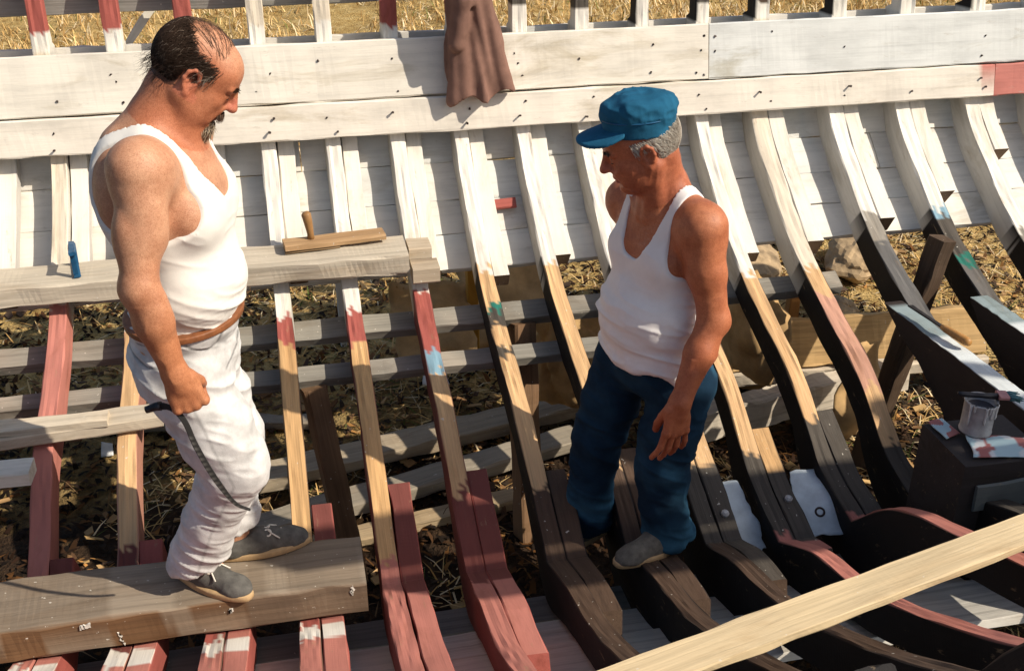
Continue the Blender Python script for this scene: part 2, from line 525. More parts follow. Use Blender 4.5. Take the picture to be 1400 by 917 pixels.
def gz(x, y):
    P = np.stack([x, y, np.zeros_like(x)], -1).astype(np.float32)
    return (vnoise(P * 0.35) - 0.5) * 0.18 + (vnoise(P * 1.7 + 5) - 0.5) * 0.09 + (vnoise(P * 5 + 3) - 0.5) * 0.03
build_ground()

def blades(name, x, y, L, wd, cols, lay, z=None):
    """thin bent blades; lay 0 = upright, 1 = lying."""
    n = len(x)
    z = gz(x, y) if z is None else z
    az = rng.random(n) * 2 * np.pi
    el = np.clip(rng.normal(1.1 - 1.0 * lay, 0.35, n), 0.03, 1.5)
    D = np.stack([np.cos(az) * np.cos(el), np.sin(az) * np.cos(el), np.sin(el)], 1)
    S = np.stack([-np.sin(az), np.cos(az), np.zeros(n)], 1)
    b = np.stack([x, y, z + 0.005], 1)
    m = b + D * (L * 0.55)[:, None]
    D2 = D.copy(); D2[:, 2] -= 0.5; D2[:, 2] = np.maximum(D2[:, 2], 0.0)
    t = m + D2 * (L * 0.5)[:, None]
    w = wd[:, None] * S
    V = np.stack([b - w, b + w, m + w * 0.7, m - w * 0.7, t + w * 0.15, t - w * 0.15], 1).reshape(-1, 3)
    i = np.arange(n)[:, None] * 6
    Q = np.concatenate([i + np.array([[0, 1, 2, 3]]), i + np.array([[3, 2, 4, 5]])])
    C = np.repeat(np.c_[cols, np.ones(n)], 6, 0)
    return np_mesh(name, V, Q, M['straw'], smooth=False, attrs={'Col': ('FLOAT_COLOR', C)})

def straw_cols(n, green=0.08):
    base = np.array([[0.68, 0.48, 0.22], [0.60, 0.39, 0.15], [0.76, 0.62, 0.39], [0.42, 0.25, 0.09]])
    c = base[rng.integers(0, 4, n)] * rng.uniform(0.75, 1.15, (n, 1))
    g = rng.random(n) < green
    c[g] = np.array([0.10, 0.13, 0.03]) * rng.uniform(0.7, 1.4, (g.sum(), 1))
    return c

def scatter(n, y0, y1, pw=1.0, thr=0.35, fs=1.1):
    y = y0 + (y1 - y0) * rng.random(n) ** pw
    x = y * 0.21 + (rng.random(n) * 2 - 1) * (y * 0.52 + 0.6)
    P = np.stack([x, y, 0 * x], 1)
    k = vnoise(P * fs + 11) + 0.35 * rng.random(n) > thr + 0.15
    return x[k], y[k]
x, y = scatter(42000, 8.5, 20, 0.9, 0.25)
o = blades('dry_grass', x, y, rng.uniform(0.06, 0.26, len(x)), rng.uniform(0.004, 0.010, len(x)), straw_cols(len(x), 0.05), 0.35)
meta(o, 'dry yellow grass on the slope behind the boat', 'grass', kind='stuff')
x, y = scatter(30000, 2.0, 8.5, 1.0, 0.42, 1.6)
sc_ = straw_cols(len(x), 0.10)
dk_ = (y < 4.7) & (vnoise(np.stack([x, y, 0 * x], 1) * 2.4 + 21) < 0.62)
sc_[dk_] *= np.array([0.24, 0.18, 0.14])  # hull shade painted into the straw, patches left bright
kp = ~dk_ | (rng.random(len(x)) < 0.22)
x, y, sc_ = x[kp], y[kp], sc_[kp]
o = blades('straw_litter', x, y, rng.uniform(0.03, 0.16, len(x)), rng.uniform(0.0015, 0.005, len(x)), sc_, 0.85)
meta(o, 'scattered straw and dead grass on the earth under the hull', 'straw', kind='stuff')

def leaf_litter():
    n = 15000
    x, y = scatter(n, 2.0, 6.5, 1.0, 0.2, 2.0); n = len(x)
    cols = np.array([[0.20, 0.11, 0.05], [0.10, 0.055, 0.03], [0.38, 0.19, 0.06], [0.04, 0.028, 0.018], [0.06, 0.04, 0.025]])[rng.integers(0, 5, n)] * rng.uniform(0.6, 1.2, (n, 1))
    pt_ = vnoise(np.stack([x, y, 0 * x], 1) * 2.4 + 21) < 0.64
    cols[pt_] *= np.array([0.30, 0.26, 0.24])  # litter colour carries painted shade outside the bright patches
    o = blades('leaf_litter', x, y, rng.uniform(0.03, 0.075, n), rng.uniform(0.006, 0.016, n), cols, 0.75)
    meta(o, 'dead brown leaves and bark scraps on the earth under the hull', 'leaf litter', kind='stuff')
leaf_litter()

def wood_chips():
    n = 2200
    x, y = scatter(n, 2.0, 7.0, 1.0, 0.3, 2.3)
    k_ = (vnoise(np.stack([x, y, 0 * x], 1) * 2.4 + 21) > 0.55) | (rng.random(len(x)) < 0.15)
    x, y = x[k_], y[k_]
    n = len(x); z = gz(x, y)
    L = rng.uniform(0.015, 0.075, n); wd = rng.uniform(0.006, 0.022, n); az = rng.random(n) * 6.28
    tl = rng.normal(0, 0.35, n)
    D = np.stack([np.cos(az), np.sin(az), tl], 1) * L[:, None]
    S = np.stack([-np.sin(az), np.cos(az), rng.normal(0, 0.3, n)], 1) * wd[:, None]
    b = np.stack([x, y, z + 0.02], 1); up = np.array([0, 0, 0.006])
    V = np.stack([b - S, b + D - S * 0.6, b + D + S * 0.8, b + S, b - S + up, b + D - S * .6 + up * 2, b + D + S * .8 + up, b + S + up], 1).reshape(-1, 3)
    i = np.arange(n)[:, None] * 8
    Q = np.concatenate([i + np.array([q]) for q in ([0, 3, 2, 1], [4, 5, 6, 7], [0, 1, 5, 4], [1, 2, 6, 5], [2, 3, 7, 6], [3, 0, 4, 7])])
    base = np.array([[0.50, 0.32, 0.15], [0.36, 0.22, 0.10], [0.20, 0.11, 0.05], [0.10, 0.065, 0.045], [0.46, 0.30, 0.13]])
    C = base[rng.integers(0, 5, n)] * rng.uniform(0.7, 1.1, (n, 1))
    o = np_mesh('wood_chips', V, Q, M['chips'], smooth=False, attrs={'Col': ('FLOAT_COLOR', np.repeat(np.c_[C, np.ones(n)], 8, 0))})
    meta(o, 'wood chips and shavings littering the earth', 'wood chips', kind='stuff')
wood_chips()

# ------------------------------------------------------------------ the boat
boat = empty('boat_hull', (1.0, 2.7, 0.30), 'unfinished wooden boat hull with curved frames and white planking', 'boat')

def profile(k):
    """inner edge of frame k: (Y, z below eye level), far rail -> keel -> near bilge"""
    v = min(max((k - 8.5) / 1.5, 0), 1) if k < 90 else 0
    lf = 0.05 if k <= 4 else 0.0
    P = [(4.62, -0.45), (4.55, -0.90), (4.53, -1.04), (4.45, -1.42), (4.12, -1.70), (3.86, -1.86), (3.58, -1.965 - 0.01 * v), (3.28, -2.055 - 0.03 * v),
         (2.98, -2.185 - 0.09 * v - lf), (2.71, -2.315 - 0.05 * v - lf), (2.50, -2.235 - 0.01 * v - lf), (2.14, -2.115 - lf * 0.6), (1.61, -1.80), (1.22, -1.47), (1.0, -1.12)]
    if k in (11, 12):
        P[9:12] = [(2.72, -2.33), (2.5, -2.12), (2.14, -1.96)]; P[12] = (1.61, -1.74)
    return P
FX = {0: -1.163, 1: -0.893, 2: -0.623, 3: -0.353, 4: -0.075, 5: 0.187, 6: 0.456, 7: 0.725, 8: 0.995, 9: 1.265, 10: 1.53, 11: 1.80, 12: 2.075, 13: 2.44, 14: 2.77, 15: 3.12, 16: 3.46}
DEPTH = 0.115
def zone(table, Y):
    for y, c in table:
        if Y > y: return c
    return table[-1][1]
# front-face colours by distance Y from the eye (from the rail down and in), and above the clamp by height
FRONT = {
 0: [(3.95, CREAM), (-9, PINK)], 1: [(3.95, CREAM), (2.95, PINK), (2.57, PINK), (2.47, WHITE), (-9, PINK)],
 2: [(3.8, WHITE), (2.97, RAWP), (2.57, DRED), (2.47, WHITE), (-9, PINK)], 3: [(3.8, WHITE), (2.9, RAW), (2.57, RED), (2.47, WHITE), (-9, PINK)],
 4: [(3.80, WHITE), (3.66, RED), (2.80, RAW), (2.57, RED), (2.47, WHITE), (-9, PINK)], 5: [(3.80, WHITE), (3.62, RED), (2.78, RAW), (-9, PINK)],
 6: [(3.85, WHITE), (3.56, RED), (3.46, BLUE), (2.97, RAWP), (2.62, DRED), (-9, PINK)],
 7: [(3.94, WHITE), (3.775, RAWP), (3.735, GREEN), (3.66, DGREY), (3.56, RAWP), (3.50, DGREY), (2.95, RAWP), (-9, BROWN)],
 8: [(3.93, WHITE), (2.98, RAWP), (-9, BROWN)], 9: [(3.90, WHITE), (2.99, RAWP), (2.7, DGREY), (-9, BROWN)],  # dark keel ends of these frames and their neighbours hold painted shade
 10: [(3.85, WHITE), (3.05, RAWP), (2.72, DGREY), (-9, PINK)], 11: [(3.80, WHITE), (3.12, RAWP), (2.75, DGREY), (-9, PINK)],
 12: [(3.80, CREAM), (3.66, RAWP), (3.22, (0.50, 0.27, 0.19, 1)), (3.03, RAWP), (-9, DGREY)], 13: [(4.02, WHITE), (3.90, GREY), (-9, (0.12, 0.115, 0.11, 1))],
 14: [(4.03, WHITE), (3.98, BLUE), (3.80, DGREY), (3.74, GREEN), (-9, (0.13, 0.12, 0.11, 1))], 15: [(3.9, WHITE), (-9, GREY)], 16: [(3.9, WHITE), (-9, GREY)]}
TOPS = {0: RED, 1: RED, 2: RED, 3: RED, 4: CREAM, 5: CREAM, 6: RED, 7: RED, 8: DGREY, 9: DGREY, 10: BROWN, 11: DGREY, 12: BROWN, 13: OLD, 14: OLD, 15: DGREY, 16: DGREY}
TOPZ = {6: -0.985, 8: -0.93, 9: -0.95, 10: -0.90}
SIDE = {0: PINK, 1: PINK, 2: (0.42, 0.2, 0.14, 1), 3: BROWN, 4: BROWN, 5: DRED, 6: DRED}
def frame_color(k):
    tab = FRONT[k]; R = np.random.default_rng(k + 100)
    off = R.random(3) * 30
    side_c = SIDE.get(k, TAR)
    wy = tab[0][0]
    def f(v, d, side, face):
        Y, z = v[1], v[2] - Z0
        j = float(vnoise(np.array([[v[0] * 70 + off[0], v[1] * 22, v[2] * 22]]))[0]) - 0.5 + 0.6 * (float(vnoise(np.array([[v[0] * 190 + off[1], v[1] * 60, v[2] * 60]]))[0]) - 0.5)
        if z > -1.03:
            c = TOPS[k] if z + j * 0.02 > TOPZ.get(k, -0.955) else WHITE
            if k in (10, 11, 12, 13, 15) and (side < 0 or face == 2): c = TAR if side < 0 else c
            return c
        Yj = Y + j * 0.075
        if face == 0: return zone(tab, Yj)
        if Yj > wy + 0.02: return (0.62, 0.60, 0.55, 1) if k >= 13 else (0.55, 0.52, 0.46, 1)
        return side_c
    return f

frames = {}
nails_at = []
for k in range(0, 17):
    prof = catmull([(FX[k], y, z + Z0) for y, z in profile(k)], 0.012, sharp=(9,))
    C, s = resample(prof, 0.0125)
    T = np.gradient(C, axis=0); T /= np.linalg.norm(T, axis=1)[:, None]
    # soften the keel corner of the normals
    Bn = np.stack([np.zeros(len(C)), -T[:, 2], T[:, 1]], 1)      # outward (down and away)
    Bn[Bn[:, 2] > 0] *= 1
    if Bn[len(Bn) // 3, 1] < 0: Bn = -Bn
    for _ in range(6):
        Bn[1:-1] = (Bn[:-2] + Bn[1:-1] * 2 + Bn[2:]) / 4
    Bn /= np.linalg.norm(Bn, axis=1)[:, None]
    w = 0.0315 if k < 12 else 0.038
    dep = DEPTH if k < 12 else 0.125
    depth = np.full(len(C), dep)
    top = C[:, 2] - Z0 > -1.0
    depth[top] = 0.075
    deep = np.clip(1 - np.abs(C[:, 1] - 2.7) / 0.45, 0, 1)
    depth = depth + deep * (0.05 if k < 8 else 0.16)
    fr = loft('frame', C, np.array([1.0, 0, 0]), Bn, w, (0, depth), frame_color(k), M['timber'], boat, bev=0.004, jit=0.0016, seed=k, front=4)
    frames[k] = (fr, C, Bn, w)

def along(k, y0, y1):
    fr, C, Bn, w = frames[k]
    far = np.argmin(C[:, 1] * 0 + np.abs(C[:, 1] - y0)); near = np.argmin(np.abs(C[:, 1] - y1))
    a, b = sorted((far, near))
    return C[a:b + 1], Bn[a:b + 1]

def doubler(k, y0, y1, recess, wd, colfn, gap=0.003, depth=0.10, seed=0, name='futtock', taper=0.0):
    fr, C, Bn, w = frames[k]
    c, b = along(k, y0, y1)
    n = len(c)
    lo = np.full(n, recess) if np.isscalar(recess) else np.interp(np.linspace(0, 1, n), np.linspace(0, 1, len(recess)), recess)
    c = c.copy(); c[:, 0] = FX[k] + w + gap + wd / 2
    return loft(name, c, np.array([1.0, 0, 0]), b, wd / 2, (lo, np.maximum(lo + 0.05, depth)), colfn, M['timber'], fr, seed=300 + k + seed, jit=0.0016)

def paint_fn(tab, side_c, end_c=None):
    def f(v, d, side, face):
        j = float(vnoise(np.array([[v[0] * 60, v[1] * 24 + 7, v[2] * 24]]))[0]) - 0.5
        if face == 3 and end_c is not None: return end_c
        c = zone(tab, v[1] + j * 0.05)
        return c if face == 0 else (side_c if side_c is not None else c)
    return f
ENDW = (0.16, 0.10, 0.06, 0)
# upper futtocks (white doublers beside each frame, below the clamp)
UP = {0: 4.0, 1: 4.0, 2: 4.0, 3: 4.0, 4: 4.0, 5: 4.0, 6: 3.96, 7: 3.92, 8: 3.98, 9: 3.95, 10: 3.95, 11: 3.92, 12: 3.93, 13: 4.00, 14: 4.10, 15: 4.26, 16: 4.2}
for k, ye in UP.items():
    rec = 0.035 if k < 12 else 0.004
    wd = 0.068 if k < 12 else 0.075
    doubler(k, 4.50, ye, rec, wd, paint_fn([(-9, (0.72, 0.67, 0.58, 1))], (0.55, 0.52, 0.47, 1), ENDW), seed=1)
# floor futtocks (lower doublers across the keel)
LOW = {0: (3.0, 1.2, PINK), 1: (2.96, 1.2, DRED), 2: (2.98, 1.2, RED), 3: (3.0, 1.2, RED), 4: (3.03, 1.2, DRED), 5: (3.03, 1.2, DRED), 6: (3.05, 2.17, DRED), 7: (3.02, 2.36, BROWN),
       8: (3.06, 2.35, BROWN), 9: (3.12, 2.40, DGREY), 10: (3.13, 2.60, DGREY), 11: (3.16, 2.66, DGREY)}
for k, (ya, yb, c) in LOW.items():
    tab = [(2.62, c), (2.57, PINK if k < 7 else c), (2.47, WHITE if k < 5 else (PINK if k < 7 else c)), (-9, PINK if k < 7 else c)]
    if k in (9, 10): tab = [(2.98, RAWP)] + tab
    if k == 10: tab = [(2.98, RAW), (2.70, DGREY), (-9, PINK)]
    doubler(k, ya, yb, 0.002 if k < 6 else [0.02, 0.0, 0.0, 0.0, 0.03], 0.07, paint_fn(tab, RED if k < 7 else TAR, RED if k < 7 else BROWN), seed=2, depth=0.13)

# outer strakes follow the outside of the frames
PR = catmull([(0, y, z + Z0) for y, z in profile(6)], 0.01, sharp=(9,))
PR, PS = resample(PR, 0.01)
PT = np.gradient(PR, axis=0); PT /= np.linalg.norm(PT, axis=1)[:, None]
PB = np.stack([np.zeros(len(PR)), -PT[:, 2], PT[:, 1]], 1)
if PB[80, 1] < 0: PB = -PB
def at_profile(s):
    return np.array([np.interp(s, PS, PR[:, i]) for i in range(3)]), np.array([np.interp(s, PS, PT[:, i]) for i in range(3)]), np.array([np.interp(s, PS, PB[:, i]) for i in range(3)])
def s_of(Y, near=False):
    i = np.argmin(np.abs(PR[:, 1] - Y)); return PS[i]
def s_of_z(z):
    m = PR[:, 1] > 2.75
    i = np.argmin(np.where(m, np.abs(PR[:, 2] - Z0 - z), 9)); return PS[i]

def strake(name, s0, s1, X0, X1, off, th, colfn, parent=boat, step=0.06, seed=0, mat=None, jit=0.002):
    pa, _, ba = at_profile(s0); pz, _, bz = at_profile(s1)
    pa = pa + ba * off; pz = pz + bz * off
    wd = float(np.linalg.norm(pz - pa)); t = (pz - pa) / wd; b = np.array([0, -t[2], t[1]])
    b = b if b @ (ba + bz) > 0 else -b
    p = (pa + pz) / 2
    n = max(3, int((X1 - X0) / step))
    C = np.tile(p, (n, 1)); C[:, 0] = np.linspace(X0, X1, n)
    return loft(name, C, t, b, wd / 2, (0, th), colfn, mat or M['paintwood'], parent, bev=0.003, jit=jit, seed=seed)

def wall_paint(i):
    R = np.random.default_rng(i); o = R.random(3) * 20
    tint = R.uniform(0.88, 1.0)
    def f(v, d, side, face):
        n = float(vnoise(np.array([[v[0] * 5 + o[0], v[1] * 5, v[2] * 5]]))[0])
        c = np.array([0.76, 0.72, 0.64]) * tint
        if n > 0.62: c = np.array([0.62, 0.62, 0.58])
        return (c[0], c[1], c[2], 1)
    return f
sa, sb = s_of_z(-1.01), s_of(4.01)
nst = 6
ed = np.linspace(sa, sb, nst + 1)
butts = [0.86, 1.95, 0.05, 2.65, 1.38, -0.2, 1.13]
for i in range(nst):
    g = 0.0012
    strake('hull_plank', ed[i] + g, ed[i + 1] - g, -2.2, butts[i] - 0.002, DEPTH + 0.003, 0.028, wall_paint(i), seed=i)
    strake('hull_plank', ed[i] + g, ed[i + 1] - g, butts[i] + 0.002, 4.6, DEPTH + 0.003, 0.028, wall_paint(i + 20), seed=i + 40)

# the two clamp planks along the inside of the frame heads
CU = np.array([0, 0.206, 0.979]); CB = np.array([0, 0.979, -0.206])
def clamp(X0, X1, zt, zb, th, colfn, seed):
    zc = (zt + zb) / 2
    y = 4.53 - 0.2105 * (-1.04 - zc)
    n = int((X1 - X0) / 0.03)
    C = np.tile(np.array([0, y, zc + Z0]), (n, 1)); C[:, 0] = np.linspace(X0, X1, n)
    return loft('clamp_plank', C, -CU, CB, (zt - zb) / 2 / 0.979, (-th, -0.002), colfn, M['paintwood'], boat, bev=0.005, jit=0.0016, seed=seed), y, zc
def clamp_col(c0, red=None):
    def f(v, d, side, face):
        n = float(vnoise(np.array([[v[0] * 9, v[1] * 9, v[2] * 9]]))[0]) - 0.5
        if red is not None and v[0] + n * 0.10 - (0.12 if v[2] - Z0 < -1.385 else 0) * 2 > red - (0.0): return (0.52, 0.185, 0.15, 1)
        k = 1 + n * 0.08
        return (c0[0] * k, c0[1] * k, c0[2] * k, 1)
    return f
XJ = 1.815
cl = [clamp(-2.2, XJ, -1.035, -1.262, 0.040, clamp_col((0.76, 0.71, 0.61)), 1), clamp(XJ + 0.004, 4.6, -1.035, -1.262, 0.040, clamp_col((0.66, 0.67, 0.64)), 2),
      clamp(-2.2, 3.20, -1.268, -1.408, 0.048, clamp_col((0.76, 0.70, 0.60), 3.13), 3), clamp(3.203, 4.6, -1.268, -1.408, 0.048, clamp_col((0.52, 0.185, 0.15)), 4)]
def nail_set(parent, spots, stick, r):
    parts = []
    for (x, z) in spots:
        st0 = stick
        stick_i = stick * rnd.choice([0.15, 0.5, 0.9, 1.0]) if stick > 0.01 else stick
        y = 4.53 - 0.2105 * (-1.04 - z) - (0.048 if stick > 0.01 else 0.040)
        p = np.array([x, y, z + Z0])
        q = p - CB * stick_i + np.array([rnd.uniform(-.003, .003), 0, rnd.uniform(-.004, .002)])
        V, Q = tube_np([p + CB * 0.004, p - CB * stick_i * 0.5, q], [r * 0.7, r * 0.7, r * rnd.uniform(0.7, 1.05)], 6)
        parts.append((V, Q))
    V, Q = join_np(parts)
    o = np_mesh('nail_heads', V, Q, M['nail'], parent, smooth=False)
    o['kind'] = 'stuff'
su, sl = {0: [], 1: []}, {2: [], 3: []}
for k, x in FX.items():
    for zz in (-1.09, -1.15, -1.215):
        if rnd.random() < 0.62:
            su[0 if x < XJ - .02 else 1].append((x + rnd.uniform(-.04, .04), zz + rnd.uniform(-.02, .02)))
    for zz in (-1.305, -1.365):
        if rnd.random() < 0.75:
            sl[2 if x < 3.18 else 3].append((x + rnd.uniform(-.035, .035), zz + rnd.uniform(-.013, .013)))
su[0] += [(XJ - 0.02, -1.075), (XJ - 0.02, -1.235)]; su[1] += [(XJ + 0.03, -1.08), (XJ + .03, -1.14)]
for i in (0, 1): nail_set(cl[i][0], su[i], 0.003, 0.0065)
for i in (2, 3): nail_set(cl[i][0], sl[i], 0.022, 0.006)

# ribbands: temporary battens bent round the outside of the frames
def ribband(Yc, X0, X1, wd, seed, dY0=0.0):
    s = s_of(Yc)
    def col(v, d, side, face):
        n = float(vnoise(np.array([[v[0] * 6, v[1] * 30, v[2] * 30]]))[0])
        return (0.25, 0.235, 0.20, 0) if n < 0.7 else (0.32, 0.29, 0.24, 0)
    return strake('ribband', s - wd / 2, s + wd / 2, X0, X1, DEPTH + 0.004, 0.045, col, seed=seed, mat=M['timber'])
ribband(3.82, -1.7, 2.25, 0.085, 61)
ribband(3.62, -1.7, 1.45, 0.075, 62)
# top ribband outside the stanchions
def top_batten():
    n = 80
    C = np.tile(np.array([0, 4.585 + 0.085, -0.875 + Z0]), (n, 1)); C[:, 0] = np.linspace(-2.2, 1.6, n)
    loft('ribband', C, np.array([0, 0.1, -0.995]), np.array([0, 0.995, 0.1]), 0.04, (0, 0.03), lambda v, d, s, f: (0.30, 0.29, 0.26, 0), M['timber'], boat, seed=71)
top_batten()

# keel and the bottom strakes beside it
bar('keel', (-2.0, 2.70, -2.50), (3.4, 2.70, -2.50), 0.12, 0.20, (0.20, 0.19, 0.17, 0), parent=boat, seed=81, step=0.06)
def bottom_strake(y0, y1, X0, X1, off, col, seed, name='bottom_plank', zoff=0.0):
    s0, s1 = sorted((s_of(y0), s_of(y1)))
    return strake(name, s0 + .002, s1 - .002, X0, X1, off, 0.03, col, seed=seed, mat=M['timber'])
pale = lambda v, d, s, f: (0.56, 0.53, 0.47, 0)
pale2 = lambda v, d, s, f: (0.48, 0.45, 0.39, 0)
bottom_strake(2.66, 2.42, -1.9, 2.1, DEPTH + 0.06, pale, 91)
bottom_strake(2.42, 2.18, -1.9, 1.2, DEPTH + 0.03, pale2, 92)
bottom_strake(2.42, 2.18, 1.204, 2.6, DEPTH + 0.03, pale, 93)
# ring-headed bolt on the right plate, and bolts through the heels of the floors
def torus_np(c, nrm, R, r, n=18, m=6):
    c = np.array(c); nrm = np.array(nrm, float); nrm /= np.linalg.norm(nrm)
    u = np.cross(nrm, [1.0, 0.2, 0.1]); u /= np.linalg.norm(u); v = np.cross(nrm, u)
    a = np.linspace(0, 2 * np.pi, n, endpoint=False); b = np.linspace(0, 2 * np.pi, m, endpoint=False)
    ra = np.cos(a)[:, None] * u + np.sin(a)[:, None] * v
    V = c + ra[:, None, :] * (R + r * np.cos(b))[None, :, None] + nrm * (r * np.sin(b))[None, :, None]
    I = np.arange(n * m).reshape(n, m)
    Q = np.stack([I, np.roll(I, -1, 0), np.roll(np.roll(I, -1, 0), -1, 1), np.roll(I, -1, 1)], -1).reshape(-1, 4)
    return V.reshape(-1, 3), Q
for k, Yb in ((9, 2.80), (10, 2.86)):
    fr, C, Bn, w = frames[k]
    i = np.argmin(np.abs(C[:, 1] - Yb) + (C[:, 1] < 2.72) * 5)
    p = C[i].copy(); p[0] = FX[k] + w + 0.04
    V, Q = tube_np([p + Bn[i] * 0.02, p - Bn[i] * 0.010, p - Bn[i] * 0.016], [0.014, 0.014, 0.007], 10)
    np_mesh('bolt', V, Q, M['tin'], boat, smooth=False)

# near side, out of view: two added boards on posts cast the shade band
for k, xs_ in ((15, 4.3), (16, 5.45)):
    bar('shade_post', (xs_, 0.955, 1.30), (xs_, 0.955, -1.13), 0.08, 0.07, (0.30, 0.25, 0.18, 0), up=(0, -1, 0), parent=boat, seed=200 + k, step=0.08)
for X0, X1, zt, wd, sd in ((2.72, 5.6, 0.40, 0.30, 1), (2.50, 5.6, 0.80, 0.34, 2)):
    bar('shade_board', (X0, 1.035, zt), (X1, 1.035, zt + 0.04), 0.032, wd, WHITE, mat=M['paintwood'], parent=boat, seed=220 + sd, step=0.08)

# deep floor timbers at the right
def prism(name, poly, X0, X1, colfn, parent, seed=0, mat=None):
    """poly: (Y, z) outline; extruded along X with chamfered edges"""
    P = np.array(poly, float)
    P2 = []
    for i in range(len(P)):                               # subdivide edges
        q = P[(i + 1) % len(P)]; n = max(1, int(np.linalg.norm(q - P[i]) / 0.03))
        for j in range(n): P2.append(P[i] + (q - P[i]) * j / n)
    P = np.array(P2); n = len(P)
    c = P.mean(0)
    R = np.random.default_rng(seed)
    P = P + R.normal(0, 0.0012, P.shape)
    inn = P + (c - P) / np.linalg.norm(c - P, axis=1)[:, None] * 0.005
    xs = [X0, X0 + 0.004, X1 - 0.004, X1]; rings = [inn, P, P, inn]
    V = np.concatenate([np.c_[np.full(n, x), r[:, 0], r[:, 1] + Z0] for x, r in zip(xs, rings)])
    cols = np.array([colfn(v, i // n) for i, v in enumerate(V)])
    gr = np.c_[V[:, 1] + seed, V[:, 0] * 1.0 + 3, V[:, 2] + seed * 2]
    me_faces = []
    for r in range(3):
        for i in range(n):
            j = (i + 1) % n
            me_faces.append((r * n + i, r * n + j, (r + 1) * n + j, (r + 1) * n + i))
    bm = bmesh.new()
    off = np.array(parent.location) if parent else np.zeros(3)
    vs = [bm.verts.new(v - off) for v in V]
    for f in me_faces: bm.faces.new([vs[i] for i in f])
    bm.faces.new([vs[i] for i in range(n)]); bm.faces.new([vs[3 * n + i] for i in range(n)])
    bmesh.ops.triangulate(bm, faces=[f for f in bm.faces if len(f.verts) > 4])
    bmesh.ops.recalc_face_normals(bm, faces=bm.faces)
    me = bpy.data.meshes.new(name); bm.to_mesh(me); bm.free()
    a = me.attributes.new('Col', 'FLOAT_COLOR', 'POINT'); a.data.foreach_set('color', cols.astype(np.float32).ravel())
    a = me.attributes.new('grain', 'FLOAT_VECTOR', 'POINT'); a.data.foreach_set('vector', gr.astype(np.float32).ravel())
    me.materials.append(mat or M['timber'])
    o = bpy.data.objects.new(name, me); link(o, parent)
    return o
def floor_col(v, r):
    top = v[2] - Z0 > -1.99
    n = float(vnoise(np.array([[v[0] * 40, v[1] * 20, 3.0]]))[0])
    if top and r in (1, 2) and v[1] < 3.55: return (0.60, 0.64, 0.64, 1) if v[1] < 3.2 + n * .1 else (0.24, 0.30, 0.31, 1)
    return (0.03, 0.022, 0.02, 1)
prism('floor_timber', [(3.60, -1.975), (3.0, -1.945), (2.0, -1.90), (1.9, -1.99), (2.14, -2.13), (2.45, -2.24), (2.70, -2.36), (2.98, -2.25), (3.30, -2.09), (3.44, -2.05)], 2.31, 2.392, floor_col, boat, 4)
prism('floor_timber', [(3.52, -1.945), (3.0, -1.925), (2.0, -1.88), (1.9, -1.99), (2.14, -2.13), (2.45, -2.24), (2.70, -2.36), (2.98, -2.25), (3.30, -2.09), (3.40, -2.05)], 2.64, 2.722, floor_col, boat, 5)

# ------------------------------------------------------------------ loose timber on and around the hull
def wood(c, spots=None, var=0.12):
    R = np.random.default_rng(abs(hash(str(c))) % 1000)
    o = R.random(3) * 20
    def f(v, d, side, face):
        n = float(vnoise(np.array([[v[0] * 4 + o[0], v[1] * 9, v[2] * 9]]))[0]) - 0.5
        k = 1 + n * 2 * var
        return (c[0] * k, c[1] * k, c[2] * k, c[3])
    return f
def beam_col(v, d, side, face):
    n = float(vnoise(np.array([[v[0] * 7, v[1] * 30, v[2] * 30]]))[0])
    if face == 0: return (0.21, 0.165, 0.12, 0) if n < 0.6 else (0.27, 0.22, 0.165, 0)
    c = (0.15, 0.08, 0.038, 0) if n < 0.6 else (0.26, 0.20, 0.14, 0)
    if face == 3: return (0.24, 0.2, 0.15, 0)
    if v[0] > -0.25: c = (0.17, 0.12, 0.08, 0)
    return c
o = bar('timber_beam', (-1.9, 2.715, -2.20), (0.105, 2.715, -2.20), 0.235, 0.115, beam_col, step=0.02, bev=0.008, jit=0.003, seed=5, origin=True)
meta(o, 'thick weathered timber beam under the feet of the balding man', 'beam')
# dabs of white paint on the beam's front face
def dabs(parent, spots):
    parts = []
    for x, z, dx, dz in spots:
        pts = [(x + dx * (a / 9) + rnd.uniform(-.004, .004), z + dz * (a / 9)) for a in range(10)]
        up = np.array([[p[0] + rnd.uniform(-.002, .002), 2.5940, p[1] + 0.005 + rnd.uniform(0, .005) + Z0] for p in pts])
        dn = np.array([[p[0] + 0.006 * (abs(dz) > abs(dx)), 2.5940, p[1] - 0.004 - rnd.uniform(0, .004) + Z0] for p in pts])
        fr = np.stack([up, dn], 1).reshape(-1, 3); bk = fr + np.array([0, 0.006, 0])
        V = np.vstack([fr, bk]); m = len(fr)
        Q = [[2 * i, 2 * i + 1, 2 * i + 3, 2 * i + 2] for i in range(9)]
        Q += [[2 * i, 2 * i + 2, m + 2 * i + 2, m + 2 * i] for i in range(9)] + [[2 * i + 1, m + 2 * i + 1, m + 2 * i + 3, 2 * i + 3] for i in range(9)]
        parts.append((V, np.array(Q)))
    o = np_mesh('paint_dab', *join_np(parts), M['lace'], parent, smooth=False)
    o['kind'] = 'stuff'
dabs(o, [(-0.62, -2.262, 0.008, -0.04), (0.055, -2.235, 0.006, 0.02), (-0.30, -2.24, 0.008, 0.006), (-0.72, -2.222, 0.035, 0.004)])

